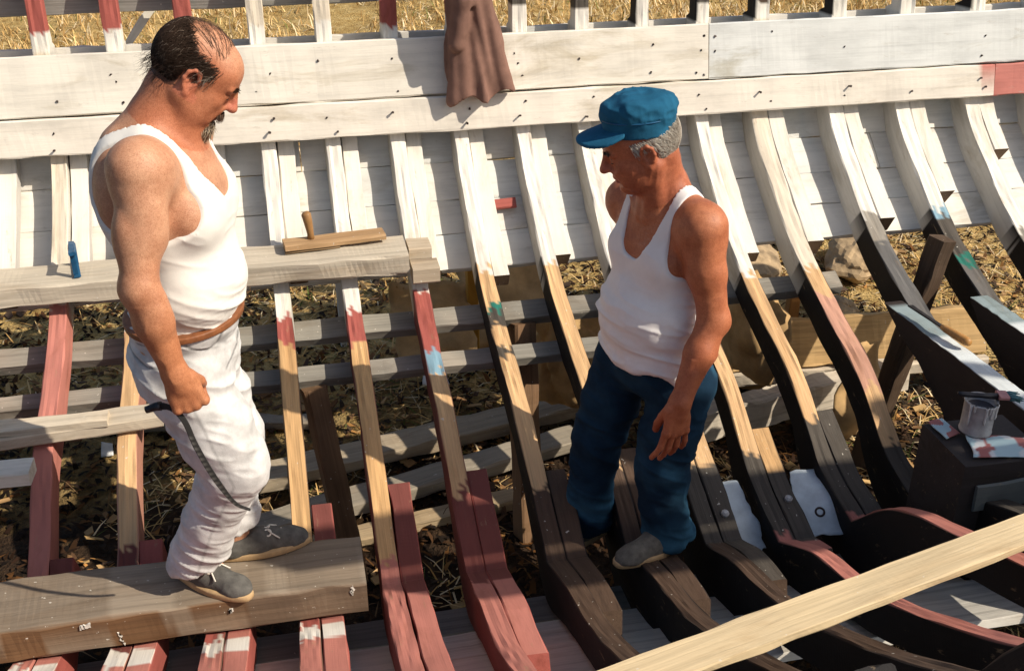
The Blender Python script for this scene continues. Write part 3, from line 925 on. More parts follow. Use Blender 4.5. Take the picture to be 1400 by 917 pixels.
# long grey bench timber laid on the frames at the left, with its blocks
o = bar('bench_timber', (-2.0, 3.955, -1.705), (0.415, 3.955, -1.700), 0.20, 0.078, wood((0.50, 0.44, 0.345, 0)), step=0.02, bev=0.006, jit=0.0035, seed=6, origin=True)
meta(o, 'long grey bench timber laid across the frames with tools on top', 'timber')
b = bar('end_block', (0.425, 3.99, -1.712), (0.515, 3.99, -1.712), 0.11, 0.05, wood((0.52, 0.44, 0.33, 0)), step=0.02, seed=7, origin=True)
meta(b, 'small upper wood block at the right end of the bench timber', 'block')
b = bar('end_block', (0.425, 3.875, -1.752), (0.53, 3.875, -1.752), 0.10, 0.06, wood((0.45, 0.37, 0.27, 0)), step=0.02, seed=8, origin=True)
meta(b, 'small lower wood block at the right end of the bench timber', 'block')

o = bar('red_wedge', (0.80, 4.27, -1.685), (0.925, 4.27, -1.682), 0.045, 0.02, RED, up=(0, -0.75, 0.65), step=0.02, seed=77, origin=True)
meta(o, 'small red painted wooden strip between two white ribs', 'wedge')
# wooden float with upright handle
t = empty('wooden_float', (0.15, 4.0, -1.70 + Z0), 'wooden hand float with upright handle on the bench timber', 'hand tool')
bar('float_board', (-0.05, 3.985, -1.665), (0.34, 4.03, -1.668), 0.085, 0.022, wood((0.42, 0.27, 0.14, 0)), parent=t, seed=9, step=0.02)
bar('float_underboard', (-0.05, 3.975, -1.689), (0.16, 3.995, -1.689), 0.06, 0.010, wood((0.25, 0.17, 0.09, 0)), parent=t, seed=10, step=0.02)
V, Q = tube_np([W(p) for p in [(0.055, 4.01, -1.67), (0.055, 4.01, -1.645), (0.05, 4.01, -1.60), (0.045, 4.01, -1.565), (0.043, 4.01, -1.557)]], [0.014, 0.013, 0.017, 0.019, 0.012], 12)
np_mesh('handle', V, Q, simple('worn_handle', (0.30, 0.16, 0.06), 0.5), t)

# blue frame-shaped clamp standing on the bench, edge on to the camera
t = empty('blue_clamp', (-0.80, 3.97, -1.70 + Z0), 'blue metal clamp standing edge-on on the grey bench timber', 'clamp')
bar('clamp_bar', (-0.80, 3.905, -1.600), (-0.80, 3.905, -1.702), 0.024, 0.014, (0.012, 0.08, 0.18, 1), up=(0, -1, 0), mat=M['blue_metal'], parent=t, seed=1)
bar('clamp_bar', (-0.82, 4.02, -1.615), (-0.82, 4.02, -1.702), 0.020, 0.012, (0.02, 0.1, 0.2, 1), up=(0, -1, 0), mat=M['blue_metal'], parent=t, seed=2)
bar('clamp_head', (-0.798, 3.89, -1.594), (-0.822, 4.03, -1.610), 0.026, 0.016, (0.02, 0.1, 0.2, 1), mat=M['blue_metal'], parent=t, seed=3)
bar('clamp_foot', (-0.80, 3.90, -1.690), (-0.82, 4.02, -1.690), 0.020, 0.012, (0.02, 0.1, 0.2, 1), mat=M['blue_metal'], parent=t, seed=4)

o = bar('loose_batten', (-1.9, 3.33, -1.955), (-0.675, 3.33, -1.955), 0.07, 0.03, wood((0.60, 0.52, 0.40, 0)), step=0.03, seed=12, origin=True, bev=0.005)
meta(o, 'shorter upper grey batten lying across red frames at the left edge', 'batten')
o = bar('loose_batten', (-1.9, 3.285, -1.998), (-0.505, 3.36, -1.972), 0.10, 0.045, wood((0.50, 0.43, 0.33, 0)), step=0.03, seed=13, origin=True, bev=0.005)
meta(o, 'longer lower grey batten lying across red frames at the left edge', 'batten')
o = bar('cut_plank', (-1.9, 3.10, -1.94), (-0.875, 3.07, -1.955), 0.09, 0.05, wood((0.66, 0.62, 0.54, 1)), step=0.03, seed=14, origin=True)
meta(o, 'pale plank with sawn end poking in at the left edge of the photo', 'plank')
o = bar('long_plank', (0.25, 1.60, -1.80), (2.75, 2.21, -1.80), 0.098, 0.024, wood((0.62, 0.49, 0.30, 0), var=0.16), step=0.02, seed=15, origin=True, bow=0.0, bev=0.003)
meta(o, 'long raw yellow plank lying diagonally across the dark floors at lower right', 'plank')

# shores and posts that carry the ribbands
def stripes(c):
    return wood(c, var=0.25)
def shore(p0, p1, w, c, label, seed):
    o = bar('shore_post', p0, p1, w, w, stripes(c), up=(0.3, -1, 0.1), step=0.05, seed=seed, origin=True, bev=0.008, jit=0.003)
    meta(o, label, 'post', 'shore posts under the hull')
shore((0.02, 3.60, -2.10), (0.12, 3.42, -2.97), 0.085, (0.20, 0.12, 0.065, 0), 'short brown shore post to the right of the white-trousered man', 31)
shore((0.87, 3.80, -2.02), (0.84, 3.50, -2.97), 0.095, (0.20, 0.115, 0.06, 0), 'thick brown shore post just left of the man in jeans', 32)
shore((2.66, 3.74, -1.80), (2.44, 3.72, -2.97), 0.085, (0.085, 0.055, 0.035, 0), 'dark slanting shore post behind the frames at right', 33)
def tall_post(p0, p1, w, c, label, cat, seed, mat=None):
    o = bar('marker_post', p0, p1, w, w, c, up=(0, -1, 0), step=0.05, seed=seed, origin=True)
    meta(o, label, cat)
tall_post((0.86, 4.98, -0.70), (0.855, 4.98, -2.97), 0.06, MUSTARD, 'mustard yellow post outside the hull just right of the jacket', 'post', 35)
tall_post((2.64, 4.95, -0.6), (2.64, 4.95, -2.97), 0.06, (0.36, 0.17, 0.05, 1), 'orange brown post outside the hull at upper right', 'post', 36)
tall_post((0.20, 5.4, -0.95), (0.20, 5.4, -2.97), 0.035, (0.72, 0.72, 0.7, 1), 'thin white pole standing in the grass behind the upper rail', 'pole', 37)
o = bar('white_stick', (-0.60, 4.75, -1.06), (-0.42, 4.80, -0.84), 0.03, 0.012, (0.72, 0.68, 0.58, 1), up=(0, -1, 0.2), step=0.03, seed=38, origin=True)
meta(o, 'white stick leaning behind the head of the balding man', 'stick')

# planks lying on the ground beyond and under the hull
def gplank(p0, p1, w, h, c, label, seed, up=(0, 0, 1), bow=0.0, jit=0.004, group=None):
    o = bar('ground_plank', p0, p1, w, h, wood(c, var=0.2), up=up, step=0.04, seed=seed, origin=True, bev=0.006, jit=jit, bow=bow)
    meta(o, label, 'plank', group)
gplank((-0.3, 4.12, -2.80), (1.35, 4.46, -2.80), 0.16, 0.06, (0.34, 0.28, 0.20, 0), 'upper grey plank on the ground between the two men', 41)
gplank((-0.35, 3.80, -2.84), (1.2, 4.18, -2.82), 0.14, 0.06, (0.30, 0.26, 0.20, 0), 'middle grey plank on the ground between the two men', 42)
gplank((-0.30, 3.62, -2.86), (1.05, 3.86, -2.86), 0.10, 0.05, (0.40, 0.30, 0.18, 0), 'thin lower brown plank on the ground between the two men', 43)
gplank((1.55, 4.05, -2.72), (2.95, 4.32, -2.70), 0.10, 0.16, (0.52, 0.46, 0.37, 0), 'pale squared timber on the ground behind the right frames', 44, jit=0.006)
gplank((1.35, 4.60, -2.52), (3.4, 4.42, -2.50), 0.09, 0.24, (0.50, 0.33, 0.15, 0), 'wide tan slab of timber on edge behind the right frames', 45, up=(0, 0.35, 1), jit=0.006)
gplank((1.45, 4.47, -2.75), (3.4, 4.30, -2.73), 0.05, 0.06, (0.55, 0.48, 0.38, 0), 'pale edging lath below the tan timber slab', 46, jit=0.004)
gplank((2.6, 6.2, -2.83), (4.9, 6.5, -2.80), 0.09, 0.05, (0.45, 0.37, 0.25, 0), 'thin batten on the straw at far right', 47)
gplank((0.0, 4.6, -2.84), (-0.9, 4.75, -2.83), 0.08, 0.05, (0.26, 0.22, 0.17, 0), 'short grey batten on the straw below the bench timber', 48)
gplank((1.05, 3.70, -2.84), (1.55, 3.64, -2.84), 0.05, 0.05, (0.62, 0.56, 0.48, 0), 'small white offcut on the straw under the right frames', 49)
gplank((1.85, 3.55, -2.85), (2.25, 3.40, -2.85), 0.05, 0.04, (0.62, 0.48, 0.42, 0), 'pinkish offcut on the straw under the right frames', 50)
gplank((-0.62, 3.55, -2.86), (-0.36, 3.75, -2.80), 0.06, 0.05, (0.40, 0.30, 0.18, 0), 'short stub of timber on the earth behind the beam', 51)

# rocks, canvas sheets and scraps
def blob(name, c, r, mat, label, cat, seed, sq=0.6, group=None, amp=0.35, fr=2.2):
    bm = bmesh.new(); bmesh.ops.create_icosphere(bm, subdivisions=4, radius=1)
    V = np.array([v.co[:] for v in bm.verts], np.float32)
    n = (vnoise(V * fr + seed * 3.1) - 0.5) * amp + (vnoise(V * fr * 3 + seed) - 0.5) * amp * 0.4
    V = V * (1 + n)[:, None] * np.array(r)
    for v, p in zip(bm.verts, V): v.co = p
    me = bpy.data.meshes.new(name); bm.to_mesh(me); bm.free()
    for p in me.polygons: p.use_smooth = sq > 0.7
    me.materials.append(mat); o = bpy.data.objects.new(name, me); link(o)
    o.location = W(c); o.rotation_euler = (0, 0, seed * 1.3)
    meta(o, label, cat, group); return o
blob('rock', (2.78, 6.0, -2.90), (0.36, 0.24, 0.12), M['rock'], 'large pale rock behind the right frames', 'rock', 1)
blob('rock', (1.95, 5.55, -2.88), (0.16, 0.14, 0.10), M['rock'], 'mid sized rock close to the lower hull edge', 'rock', 2)
blob('rock', (3.55, 5.9, -2.87), (0.30, 0.2, 0.14), M['rock'], 'rounded pale rock at the far right edge of the straw', 'rock', 3)
blob('rock', (3.05, 5.2, -2.88), (0.12, 0.1, 0.08), M['rock'], 'small rock between two right frames', 'rock', 4)
blob('canvas_bundle', (1.20, 4.16, -2.36), (0.24, 0.13, 0.26), M['canvas'], 'brown canvas bundle left of the man in jeans', 'canvas', 5, 1, amp=0.9)
blob('canvas_bundle', (2.02, 4.18, -2.34), (0.26, 0.13, 0.24), M['canvas'], 'brown canvas bundle right of the man in jeans', 'canvas', 6, 1, amp=0.5)
blob('canvas_bundle', (2.30, 4.60, -2.78), (0.32, 0.12, 0.16), M['canvas'], 'brown canvas bundle below the tan slab', 'canvas', 7, 1, amp=0.6)
def sheet(name, pts, th, mat, label, cat, seed, crumple=0.02, n=14, group=None, ragged=0.15):
    """crumpled sheet spanned by four corners"""
    a, b, c, d = [W(p) for p in pts]
    u = np.linspace(0, 1, n)
    U, Vv = np.meshgrid(u, u, indexing='ij')
    P = (a * ((1 - U) * (1 - Vv))[..., None] + b * (U * (1 - Vv))[..., None] + c * (U * Vv)[..., None] + d * ((1 - U) * Vv)[..., None]).astype(np.float32)
    nr = np.cross(b - a, d - a); nr /= np.linalg.norm(nr)
    cen = (a + b + c + d) / 4
    ed = np.maximum(np.abs(U - 0.5), np.abs(Vv - 0.5)) * 2
    P = cen + (P - cen) * (1 - ragged * ed ** 2 * vnoise(P * 26 + seed * 5))[..., None]
    P = P.astype(np.float32)
    P = P + nr * ((vnoise(P * 9 + seed) - 0.5) * 2 * crumple)[..., None]
    P2 = P - nr * th
    I = np.arange(n * n).reshape(n, n)
    q = np.stack([I[:-1, :-1], I[1:, :-1], I[1:, 1:], I[:-1, 1:]], -1).reshape(-1, 4)
    edge = np.r_[I[:, 0], I[-1, 1:], I[-2::-1, -1], I[0, -2:0:-1]]
    e2 = np.roll(edge, -1)
    Q = np.vstack([q, q[:, ::-1] + n * n, np.stack([edge, edge + n * n, e2 + n * n, e2], 1)])
    V = np.vstack([P.reshape(-1, 3), P2.reshape(-1, 3)])
    o = np_mesh(name, V, Q, mat, origin=(a + c) / 2)
    if label: meta(o, label, cat, group)
    return o
sheet('cardboard_sheet', [(0.75, 5.0, -2.80), (1.42, 5.05, -2.80), (1.40, 5.5, -2.45), (0.85, 5.5, -2.5)], 0.006, M['canvas'], 'tan cardboard sheet propped up behind the lower hull edge', 'cardboard', 1, 0.04)
sheet('cardboard_sheet', [(2.32, 3.85, -2.85), (2.62, 3.9, -2.85), (2.62, 4.05, -2.42), (2.42, 4.0, -2.36)], 0.006, M['canvas'], 'folded tan cardboard showing below the dark floor timber', 'cardboard', 2, 0.05)
sheet('cardboard_sheet', [(0.42, 4.65, -2.70), (0.85, 4.65, -2.70), (0.85, 5.1, -2.40), (0.42, 5.1, -2.40)], 0.006, M['canvas'], 'tan cardboard sheet under the planking left of the shore post', 'cardboard', 3, 0.05)
sheet('white_scrap', [(1.72, 4.1, -2.72), (2.0, 4.05, -2.74), (2.0, 4.25, -2.70), (1.78, 4.3, -2.66)], 0.004, M['paper'], 'bluish white sheet on the ground behind the right frames', 'scrap', 4, 0.03)
sheet('white_scrap', [(-0.985, 4.52, -2.88), (-0.925, 4.52, -2.88), (-0.93, 4.57, -2.84), (-0.98, 4.57, -2.82)], 0.01, M['paper'], 'lower crumpled white scrap on the straw at left', 'scrap', 5, 0.02, 7)
sheet('white_scrap', [(-0.99, 4.78, -2.88), (-0.94, 4.78, -2.88), (-0.94, 4.82, -2.84), (-0.98, 4.82, -2.83)], 0.01, M['paper'], 'upper crumpled white scrap on the straw at left', 'scrap', 6, 0.02, 7)
sheet('white_scrap', [(0.52, 4.55, -2.70), (0.66, 4.55, -2.72), (0.66, 4.66, -2.70), (0.54, 4.66, -2.66)], 0.004, M['paper'], 'small white scrap between the shore posts', 'scrap', 7, 0.02, 8)

M['torn_sheet'] = simple('pale_blue_sheet', (0.56, 0.63, 0.66), 0.7, 0, 0.25, 14)
sheet('torn_sheet', [(1.315, 3.02, -2.325), (1.475, 3.02, -2.315), (1.51, 2.735, -2.435), (1.30, 2.735, -2.435)], 0.004, M['torn_sheet'], 'torn pale sheet in the sun between the frames at the keel', 'sheet', 31, 0.028, 24, ragged=0.22)
o = sheet('torn_sheet', [(1.655, 3.02, -2.295), (1.775, 3.02, -2.29), (1.80, 2.74, -2.42), (1.62, 2.74, -2.42)], 0.004, M['torn_sheet'], 'torn pale blue sheet with a dark ring mark between the frames at the keel', 'sheet', 33, 0.028, 24, ragged=0.22)
cV = np.array([v.co[:] for v in o.data.vertices])[:24 * 24].reshape(24, 24, 3)
cM = cV[12, 15] + np.array(o.location); nM = np.cross(cV[14, 15] - cV[10, 15], cV[12, 17] - cV[12, 13]); nM = nM / np.linalg.norm(nM); nM = nM if nM[2] > 0 else -nM
np_mesh('ring_mark', *torus_np(cM + nM * 0.004, nM, 0.015, 0.004), M['nail'], o)

# ------------------------------------------------------------------ paint box, can, brush, chisel at the right
BX = [(1.95, 2.24), (2.44, 2.70), (-2.32, -1.935)]
t = empty('wooden_box', (2.09, 2.57, -2.32 + Z0), 'dark wooden box holding the paint can at right', 'box')
bar('box_body', (BX[0][0], 2.57, -1.945), (BX[0][1], 2.57, -1.945), 0.25, 0.36, wood((0.035, 0.03, 0.03, 1)), parent=t, step=0.03, seed=55)
bar('box_panel', (2.0, 2.436, -2.02), (2.24, 2.436, -2.01), 0.012, 0.10, wood((0.13, 0.15, 0.15, 1)), parent=t, step=0.03, seed=56)
def palette_col(P):
    n = vnoise(P * 18); m = vnoise(P * 26 + 9)
    c = np.tile(np.array([0.38, 0.52, 0.56, 1.0]), (len(P), 1))
    c[n > 0.58] = (0.6, 0.62, 0.62, 1); c[(m > 0.66)] = (0.36, 0.13, 0.12, 1)
    return c
def palette(pts, label, seed):
    o = sheet('paint_card', pts, 0.003, attr_plain('card', 0.5) if seed == 21 else bpy.data.materials['card'], label, 'card', seed, 0.006, 26)
    V = np.array([v.co[:] for v in o.data.vertices], np.float32)
    a = o.data.attributes.new('Col', 'FLOAT_COLOR', 'POINT'); a.data.foreach_set('color', palette_col(V + seed).astype(np.float32).ravel())
palette([(1.985, 2.47, -1.932), (2.20, 2.425, -1.934), (2.235, 2.53, -1.927), (2.03, 2.60, -1.927)], 'paint-stained card lying in front of the paint can', 21)
palette([(1.965, 2.58, -1.934), (2.03, 2.60, -1.934), (2.02, 2.70, -1.930), (1.96, 2.69, -1.930)], 'small blue stained card left of the paint can', 23)
CC = W((2.075, 2.60, -1.925))
t = empty('paint_can', CC, 'dented tin paint can with drips standing on the dark box', 'paint can')
a = np.linspace(0, 2 * np.pi, 40, endpoint=False)
def lathe(name, prof, c, mat, parent, n=40, lean=(0, 0)):
    V = []
    for r, z in prof:
        V.append(np.stack([c[0] + r * np.cos(a) + lean[0] * z, c[1] + r * np.sin(a) + lean[1] * z, np.full(n, c[2] + z)], 1))
    m = len(prof); V = np.concatenate(V); I = np.arange(m * n).reshape(m, n)
    Q = np.stack([I[:-1], np.roll(I[:-1], -1, 1), np.roll(I[1:], -1, 1), I[1:]], -1).reshape(-1, 4)
    return np_mesh(name, V, Q, mat, parent)
lathe('can_body', [(0.001, 0.003), (0.047, 0.003), (0.050, 0.0), (0.051, 0.004), (0.049, 0.008), (0.0485, 0.05), (0.0495, 0.104), (0.052, 0.108), (0.052, 0.112), (0.046, 0.112), (0.0455, 0.10), (0.045, 0.085), (0.001, 0.085)], CC, M['tin'], t)
lathe('paint_surface', [(0.0445, 0.087), (0.02, 0.088), (0.001, 0.088)], CC, simple('wet_grey_paint', (0.08, 0.07, 0.075), 0.25), t)
parts = []
for i in range(13):
    th = rnd.uniform(3.2, 6.1); l = rnd.uniform(0.02, 0.085)
    r = 0.0505
    p = [CC + np.array([r * math.cos(th), r * math.sin(th), 0.112 - q * l]) for q in np.linspace(0, 1, 6)]
    parts.append(tube_np(p, [0.005, 0.004, 0.0035, 0.003, 0.0035, 0.002], 6))
np_mesh('paint_drips', *join_np(parts), simple('light_drip', (0.58, 0.57, 0.55), 0.4), t)['kind'] = 'stuff'
t = empty('paint_brush', CC + np.array([0, 0, 0.12]), 'paint brush with messy bristles resting across the paint can', 'brush')
h0, h1 = CC + np.array([-0.055, 0.02, 0.128]), CC + np.array([0.05, -0.005, 0.122])
np_mesh('handle', *tube_np([h0 + np.array([-0.02, 0.0, 0.008]), h0, (h0 + h1) / 2, h1], [0.005, 0.009, 0.008, 0.011], 10), M['steel'], t)
bar('ferrule', h1 - np.array([0, 0, Z0 - 0.012]), h1 + np.array([0.03, -0.006, -0.002]) - np.array([0, 0, Z0 - 0.012]), 0.045, 0.016, PINK, mat=simple('pink_paint', (0.42, 0.2, 0.19), 0.5), parent=t, seed=3, step=0.01)
parts = []
for i in range(60):
    s = h1 + np.array([0.03, rnd.uniform(-.026, .014), rnd.uniform(-.006, .006)])
    e = s + np.array([rnd.uniform(.03, .05), rnd.uniform(-.012, .008), rnd.uniform(-.018, .0)])
    parts.append(tube_np([s, (s + e) / 2 + np.array([0, 0, .003]), e], [0.003, 0.003, 0.0015], 4))
np_mesh('bristles', *join_np(parts), simple('teal_bristle', (0.06, 0.16, 0.18), 0.6), t)['kind'] = 'stuff'

CH = [np.array(W((2.345, 3.47, -1.928))), np.array(W((2.362, 3.27, -1.925))), np.array(W((2.382, 3.12, -1.918)))]
t = empty('chisel', CH[1], 'chisel with brown wooden handle lying on the dark floor timber', 'chisel')
np_mesh('handle', *tube_np([CH[1], CH[1] * .85 + CH[2] * .15, CH[1] * .5 + CH[2] * .5, CH[1] * .1 + CH[2] * .9, CH[2]], [0.010, 0.014, 0.016, 0.017, 0.012], 12), simple('chisel_handle', (0.40, 0.20, 0.06), 0.45), t)
bar('blade', CH[0] - np.array([0, 0, Z0]), CH[1] - np.array([0, 0, Z0 - 0.004]), 0.022, 0.006, DGREY, mat=M['steel'], parent=t, seed=2)

# ------------------------------------------------------------------ brown jacket hung on the clamp
def jacket():
    def Y(z): return 4.53 - 0.2105 * (-1.04 - z) - 0.085
    g = Grid(W((0.58, 4.20, -1.34)), W((1.02, 4.56, -0.55)), 0.005)
    top = (0.735, 4.42, -0.60)
    def fold(x0, x1, z1, r0, r1, dy=0.0, z0=-0.62, k=0.018):
        g.add(P_cone(W((x0, 4.42 + dy, z0)), W((x1, Y(z1) + dy, z1)), r0, r1), k)
    fold(0.70, 0.694, -1.27, 0.022, 0.030)
    fold(0.715, 0.735, -1.28, 0.026, 0.032, -0.006)
    fold(0.735, 0.780, -1.27, 0.028, 0.030, 0.004)
    fold(0.75, 0.825, -1.275, 0.028, 0.034, -0.012)
    fold(0.76, 0.868, -1.25, 0.026, 0.026, 0.006)
    fold(0.77, 0.912, -1.245, 0.024, 0.030, -0.004)
    fold(0.78, 0.925, -1.235, 0.018, 0.016, 0.012)
    g.add(P_ell(W((0.785, Y(-1.1) + 0.01, -1.10)), (0.125, 0.030, 0.24)), 0.02)
    g.add(P_ell(W((0.755, 4.425, -0.80)), (0.085, 0.036, 0.30)), 0.03)
    # sleeve hanging in front
    g.add(P_cone(W((0.745, 4.385, -0.60)), W((0.735, 4.375, -0.86)), 0.045, 0.050), 0.02)
    g.add(P_cone(W((0.735, 4.375, -0.86)), W((0.700, 4.375, -1.03)), 0.050, 0.036), 0.012)
    g.cut(P_cone(W((0.765, 4.36, -0.9)), W((0.86, 4.36, -1.30)), 0.010, 0.016), 0.02)
    g.cut(P_cone(W((0.775, 4.33, -0.75)), W((0.79, 4.33, -1.1)), 0.012, 0.014), 0.02)
    def bot(P):
        return -(P[..., 2] - Z0 + 1.262 + 0.018 * np.sin(P[..., 0] * 40) - 0.11 * (P[..., 0] - 0.78))
    g.clip(bot)
    g.clip(lambda P: P[..., 2] - Z0 + 0.60)
    V, Q = g.mesh()
    V = lap_smooth(V, Q, 1)
    N = vnormals(V, Q)
    V = V + N * ((vnoise(V * np.array([20, 20, 6])) - 0.5) * 0.016 + (vnoise(V * 30 + 4) - 0.5) * 0.003)[:, None]
    n = vnoise(V * 7)
    C = np.tile(np.array([0.225, 0.125, 0.095, 1.0]), (len(V), 1)); C[:, :3] *= (0.8 + 0.4 * n)[:, None]
    o = np_mesh('jacket', V, Q, M['jacketcloth'], attrs={'Col': ('FLOAT_COLOR', C)}, origin=W((0.735, 4.42, -0.62)))
    meta(o, 'brown cloth jacket hanging over the white clamp planks', 'jacket')
jacket()

# ------------------------------------------------------------------ people
def unit(v): v = np.array(v, float); return v / np.linalg.norm(v)

class Fig:
    def __init__(s): s.ops = []
    def add(s, prim, k=0.012): s.ops.append(('a', prim, k))
    def cut(s, prim, k=0.006): s.ops.append(('c', prim, k))
    def run(s, g, grow=0.0):
        for o, p, k in s.ops:
            if o == 'a': g.add(p, k, grow)
            else: g.cut(p, k)

class HeadFrame:
    def __init__(s, c, face, pitch, roll=0.0, sc=1.0):
        """c: world centre, face: horizontal direction of the face, pitch: nod down (rad)"""
        f0 = unit((face[0], face[1], 0)); up = np.array([0, 0, 1.0])
        s.l = np.cross(up, f0)                         # the person's left
        s.f = f0 * math.cos(pitch) - up * math.sin(pitch)
        s.u = up * math.cos(pitch) + f0 * math.sin(pitch)
        if roll:
            l, u = s.l, s.u
            s.l = l * math.cos(roll) + u * math.sin(roll); s.u = u * math.cos(roll) - l * math.sin(roll)
        s.c = np.array(c, float); s.s = sc
        s.R = np.stack([s.f, s.l, s.u])
    def p(s, f, l, u): return s.c + s.s * (f * s.f + l * s.l + u * s.u)
    def loc(s, P): return ((P - s.c) @ s.R.T) / s.s
    def ell(s, c, r): return P_ell(s.p(*c), np.array(r) * s.s, s.R)
    def cone(s, a, b, ra, rb): return P_cone(s.p(*a), s.p(*b), ra * s.s, rb * s.s)

def build_head(F, H, jowl=1.0, nose=1.0, older=False):
    F.add(H.ell((-0.012, 0, 0.018), (0.099, 0.077, 0.092)), 0.01)
    F.add(H.ell((0.030, 0, -0.018), (0.060, 0.062, 0.085)), 0.03)
    F.add(H.ell((0.054, 0, 0.035), (0.036, 0.056, 0.042)), 0.03)
    for q in (-1, 1):
        F.add(H.cone((-0.004, q * 0.052, -0.055), (0.064, q * 0.016, -0.104), 0.022, 0.018), 0.03)
        F.add(H.ell((0.050, q * 0.044, -0.034), (0.032, 0.022, 0.022)), 0.02)
        F.add(H.ell((0.035, q * 0.046, -0.070), (0.036, 0.020 * jowl, 0.034)), 0.025)
        F.cut(H.ell((0.108, q * 0.037, -0.007), (0.023, 0.020, 0.013)), 0.008)
        F.add(H.ell((0.0785, q * 0.032, -0.009), (0.0135, 0.0155, 0.0115)), 0.005)
        F.add(H.cone((0.0915, q * 0.012, 0.011), (0.080, q * 0.048, 0.012), 0.0095, 0.0075), 0.008)
        F.add(H.cone((0.088, q * 0.022, -0.020), (0.078, q * 0.044, -0.021), 0.005, 0.004), 0.006)
        # ear: bowl, rim, lobe
        F.add(H.ell((-0.010, q * 0.076, -0.018), (0.020, 0.008, 0.031)), 0.008)
        rim = [(0.006, 0.080, -0.004), (0.000, 0.087, 0.012), (-0.014, 0.090, 0.016), (-0.026, 0.090, 0.004), (-0.028, 0.088, -0.014), (-0.020, 0.084, -0.032), (-0.008, 0.080, -0.046)]
        F.cut(H.ell((-0.006, q * 0.088, -0.014), (0.012, 0.009, 0.018)), 0.004)
        for a, b in zip(rim[:-1], rim[1:]):
            F.add(H.cone((a[0], q * a[1], a[2]), (b[0], q * b[1], b[2]), 0.0046, 0.0046), 0.004)
        F.add(H.ell((-0.005, q * 0.079, -0.046), (0.008, 0.006, 0.009)), 0.006)
        F.add(H.cone((0.100, q * 0.010, -0.036), (0.092, q * 0.017, -0.042), 0.009, 0.008), 0.007)     # nostril wing
        F.add(H.cone((0.083, q * 0.030, -0.052), (0.074, q * 0.036, -0.082), 0.010, 0.008), 0.02)       # cheek fold
    F.add(H.cone((0.080, 0, 0.014), (0.088, 0, -0.035), 0.013, 0.016), 0.008)
    F.add(H.cone((0.0925, 0, 0.014), (0.112 + 0.004 * nose, 0, -0.030), 0.0085, 0.0105), 0.010)
    F.add(H.ell((0.109 + 0.006 * nose, 0, -0.036), (0.0125 * nose, 0.0125, 0.0105)), 0.008)
    F.add(H.ell((0.086, 0, -0.062), (0.014, 0.026, 0.012)), 0.012)
    F.add(H.ell((0.0945, 0, -0.0655), (0.0085, 0.021, 0.0058)), 0.004)
    F.add(H.ell((0.0915, 0, -0.0775), (0.0085, 0.020, 0.0065)), 0.004)
    F.cut(H.cone((0.1025, -0.016, -0.0715), (0.1025, 0.016, -0.0715), 0.0030, 0.0030), 0.003)
    F.add(H.ell((0.075, 0, -0.104), (0.020, 0.022, 0.017)), 0.014)
    F.add(H.ell((0.020, 0, -0.100), (0.050, 0.042, 0.030)), 0.03)

def hand(F, wrist, a, n, t, curls, spread=0.0, size=1.0, thumb=(0.75, 0.55, -0.25), thumb2=(0.9, 0.05, -0.45), wr=0.026):
    """a: wrist->knuckles, n: back of the hand, t: thumb side"""
    a, n = unit(a), unit(n); n = unit(n - a * (n @ a)); t = unit(np.array(t) - a * (np.array(t) @ a) - n * (np.array(t) @ n))
    w = np.array(wrist, float); S = size
    F.add(P_cone(w, w + a * 0.03 * S, wr, wr * 0.95), 0.02)
    R = np.stack([a, t, n])
    F.add(P_ell(w + a * 0.052 * S, np.array([0.052, 0.041, 0.0155]) * S, R), 0.016)
    tips = []
    for i, (o, ln, r) in enumerate([(0.0325, 1.0, 0.0091), (0.0112, 1.08, 0.0095), (-0.0104, 1.02, 0.0090), (-0.0308, 0.82, 0.0081)]):
        k = w + a * (0.093 - 0.004 * abs(i - 1.2)) * S + t * o * S
        F.add(P_cone(w + a * 0.03 * S + t * o * 0.6 * S, k, 0.012 * S, 0.0108 * S), 0.008)
        F.add(P_ell(k + n * 0.003 * S, np.array([0.010, 0.0095, 0.0095]) * S, R), 0.005)
        ang = 0.0; p = k
        sp = spread * (1.5 - i) * 0.12
        for j, L in enumerate([0.044 * ln, 0.027 * ln, 0.021 * ln]):
            ang += curls[i][j]
            d = unit(a * math.cos(ang) - n * math.sin(ang) + t * sp)
            q = p + d * L * S
            r0, r1 = r * (1 - 0.09 * j) * S, r * (0.93 - 0.09 * j) * S
            F.add(P_cone(p, q, r0, r1), 0.0035 if j else 0.005)
            p = q
        tips.append(p)
    r0 = w + a * 0.022 * S + t * 0.026 * S - n * 0.004 * S
    d1 = unit(a * thumb[0] + t * thumb[1] + n * thumb[2]); d2 = unit(a * thumb2[0] + t * thumb2[1] + n * thumb2[2])
    p1 = r0 + d1 * 0.040 * S; p2 = p1 + unit(d1 + d2) * 0.032 * S; p3 = p2 + d2 * 0.026 * S
    F.add(P_cone(r0, p1, 0.0165 * S, 0.0125 * S), 0.012); F.add(P_cone(p1, p2, 0.0118 * S, 0.0105 * S), 0.004); F.add(P_cone(p2, p3, 0.0105 * S, 0.0085 * S), 0.004)

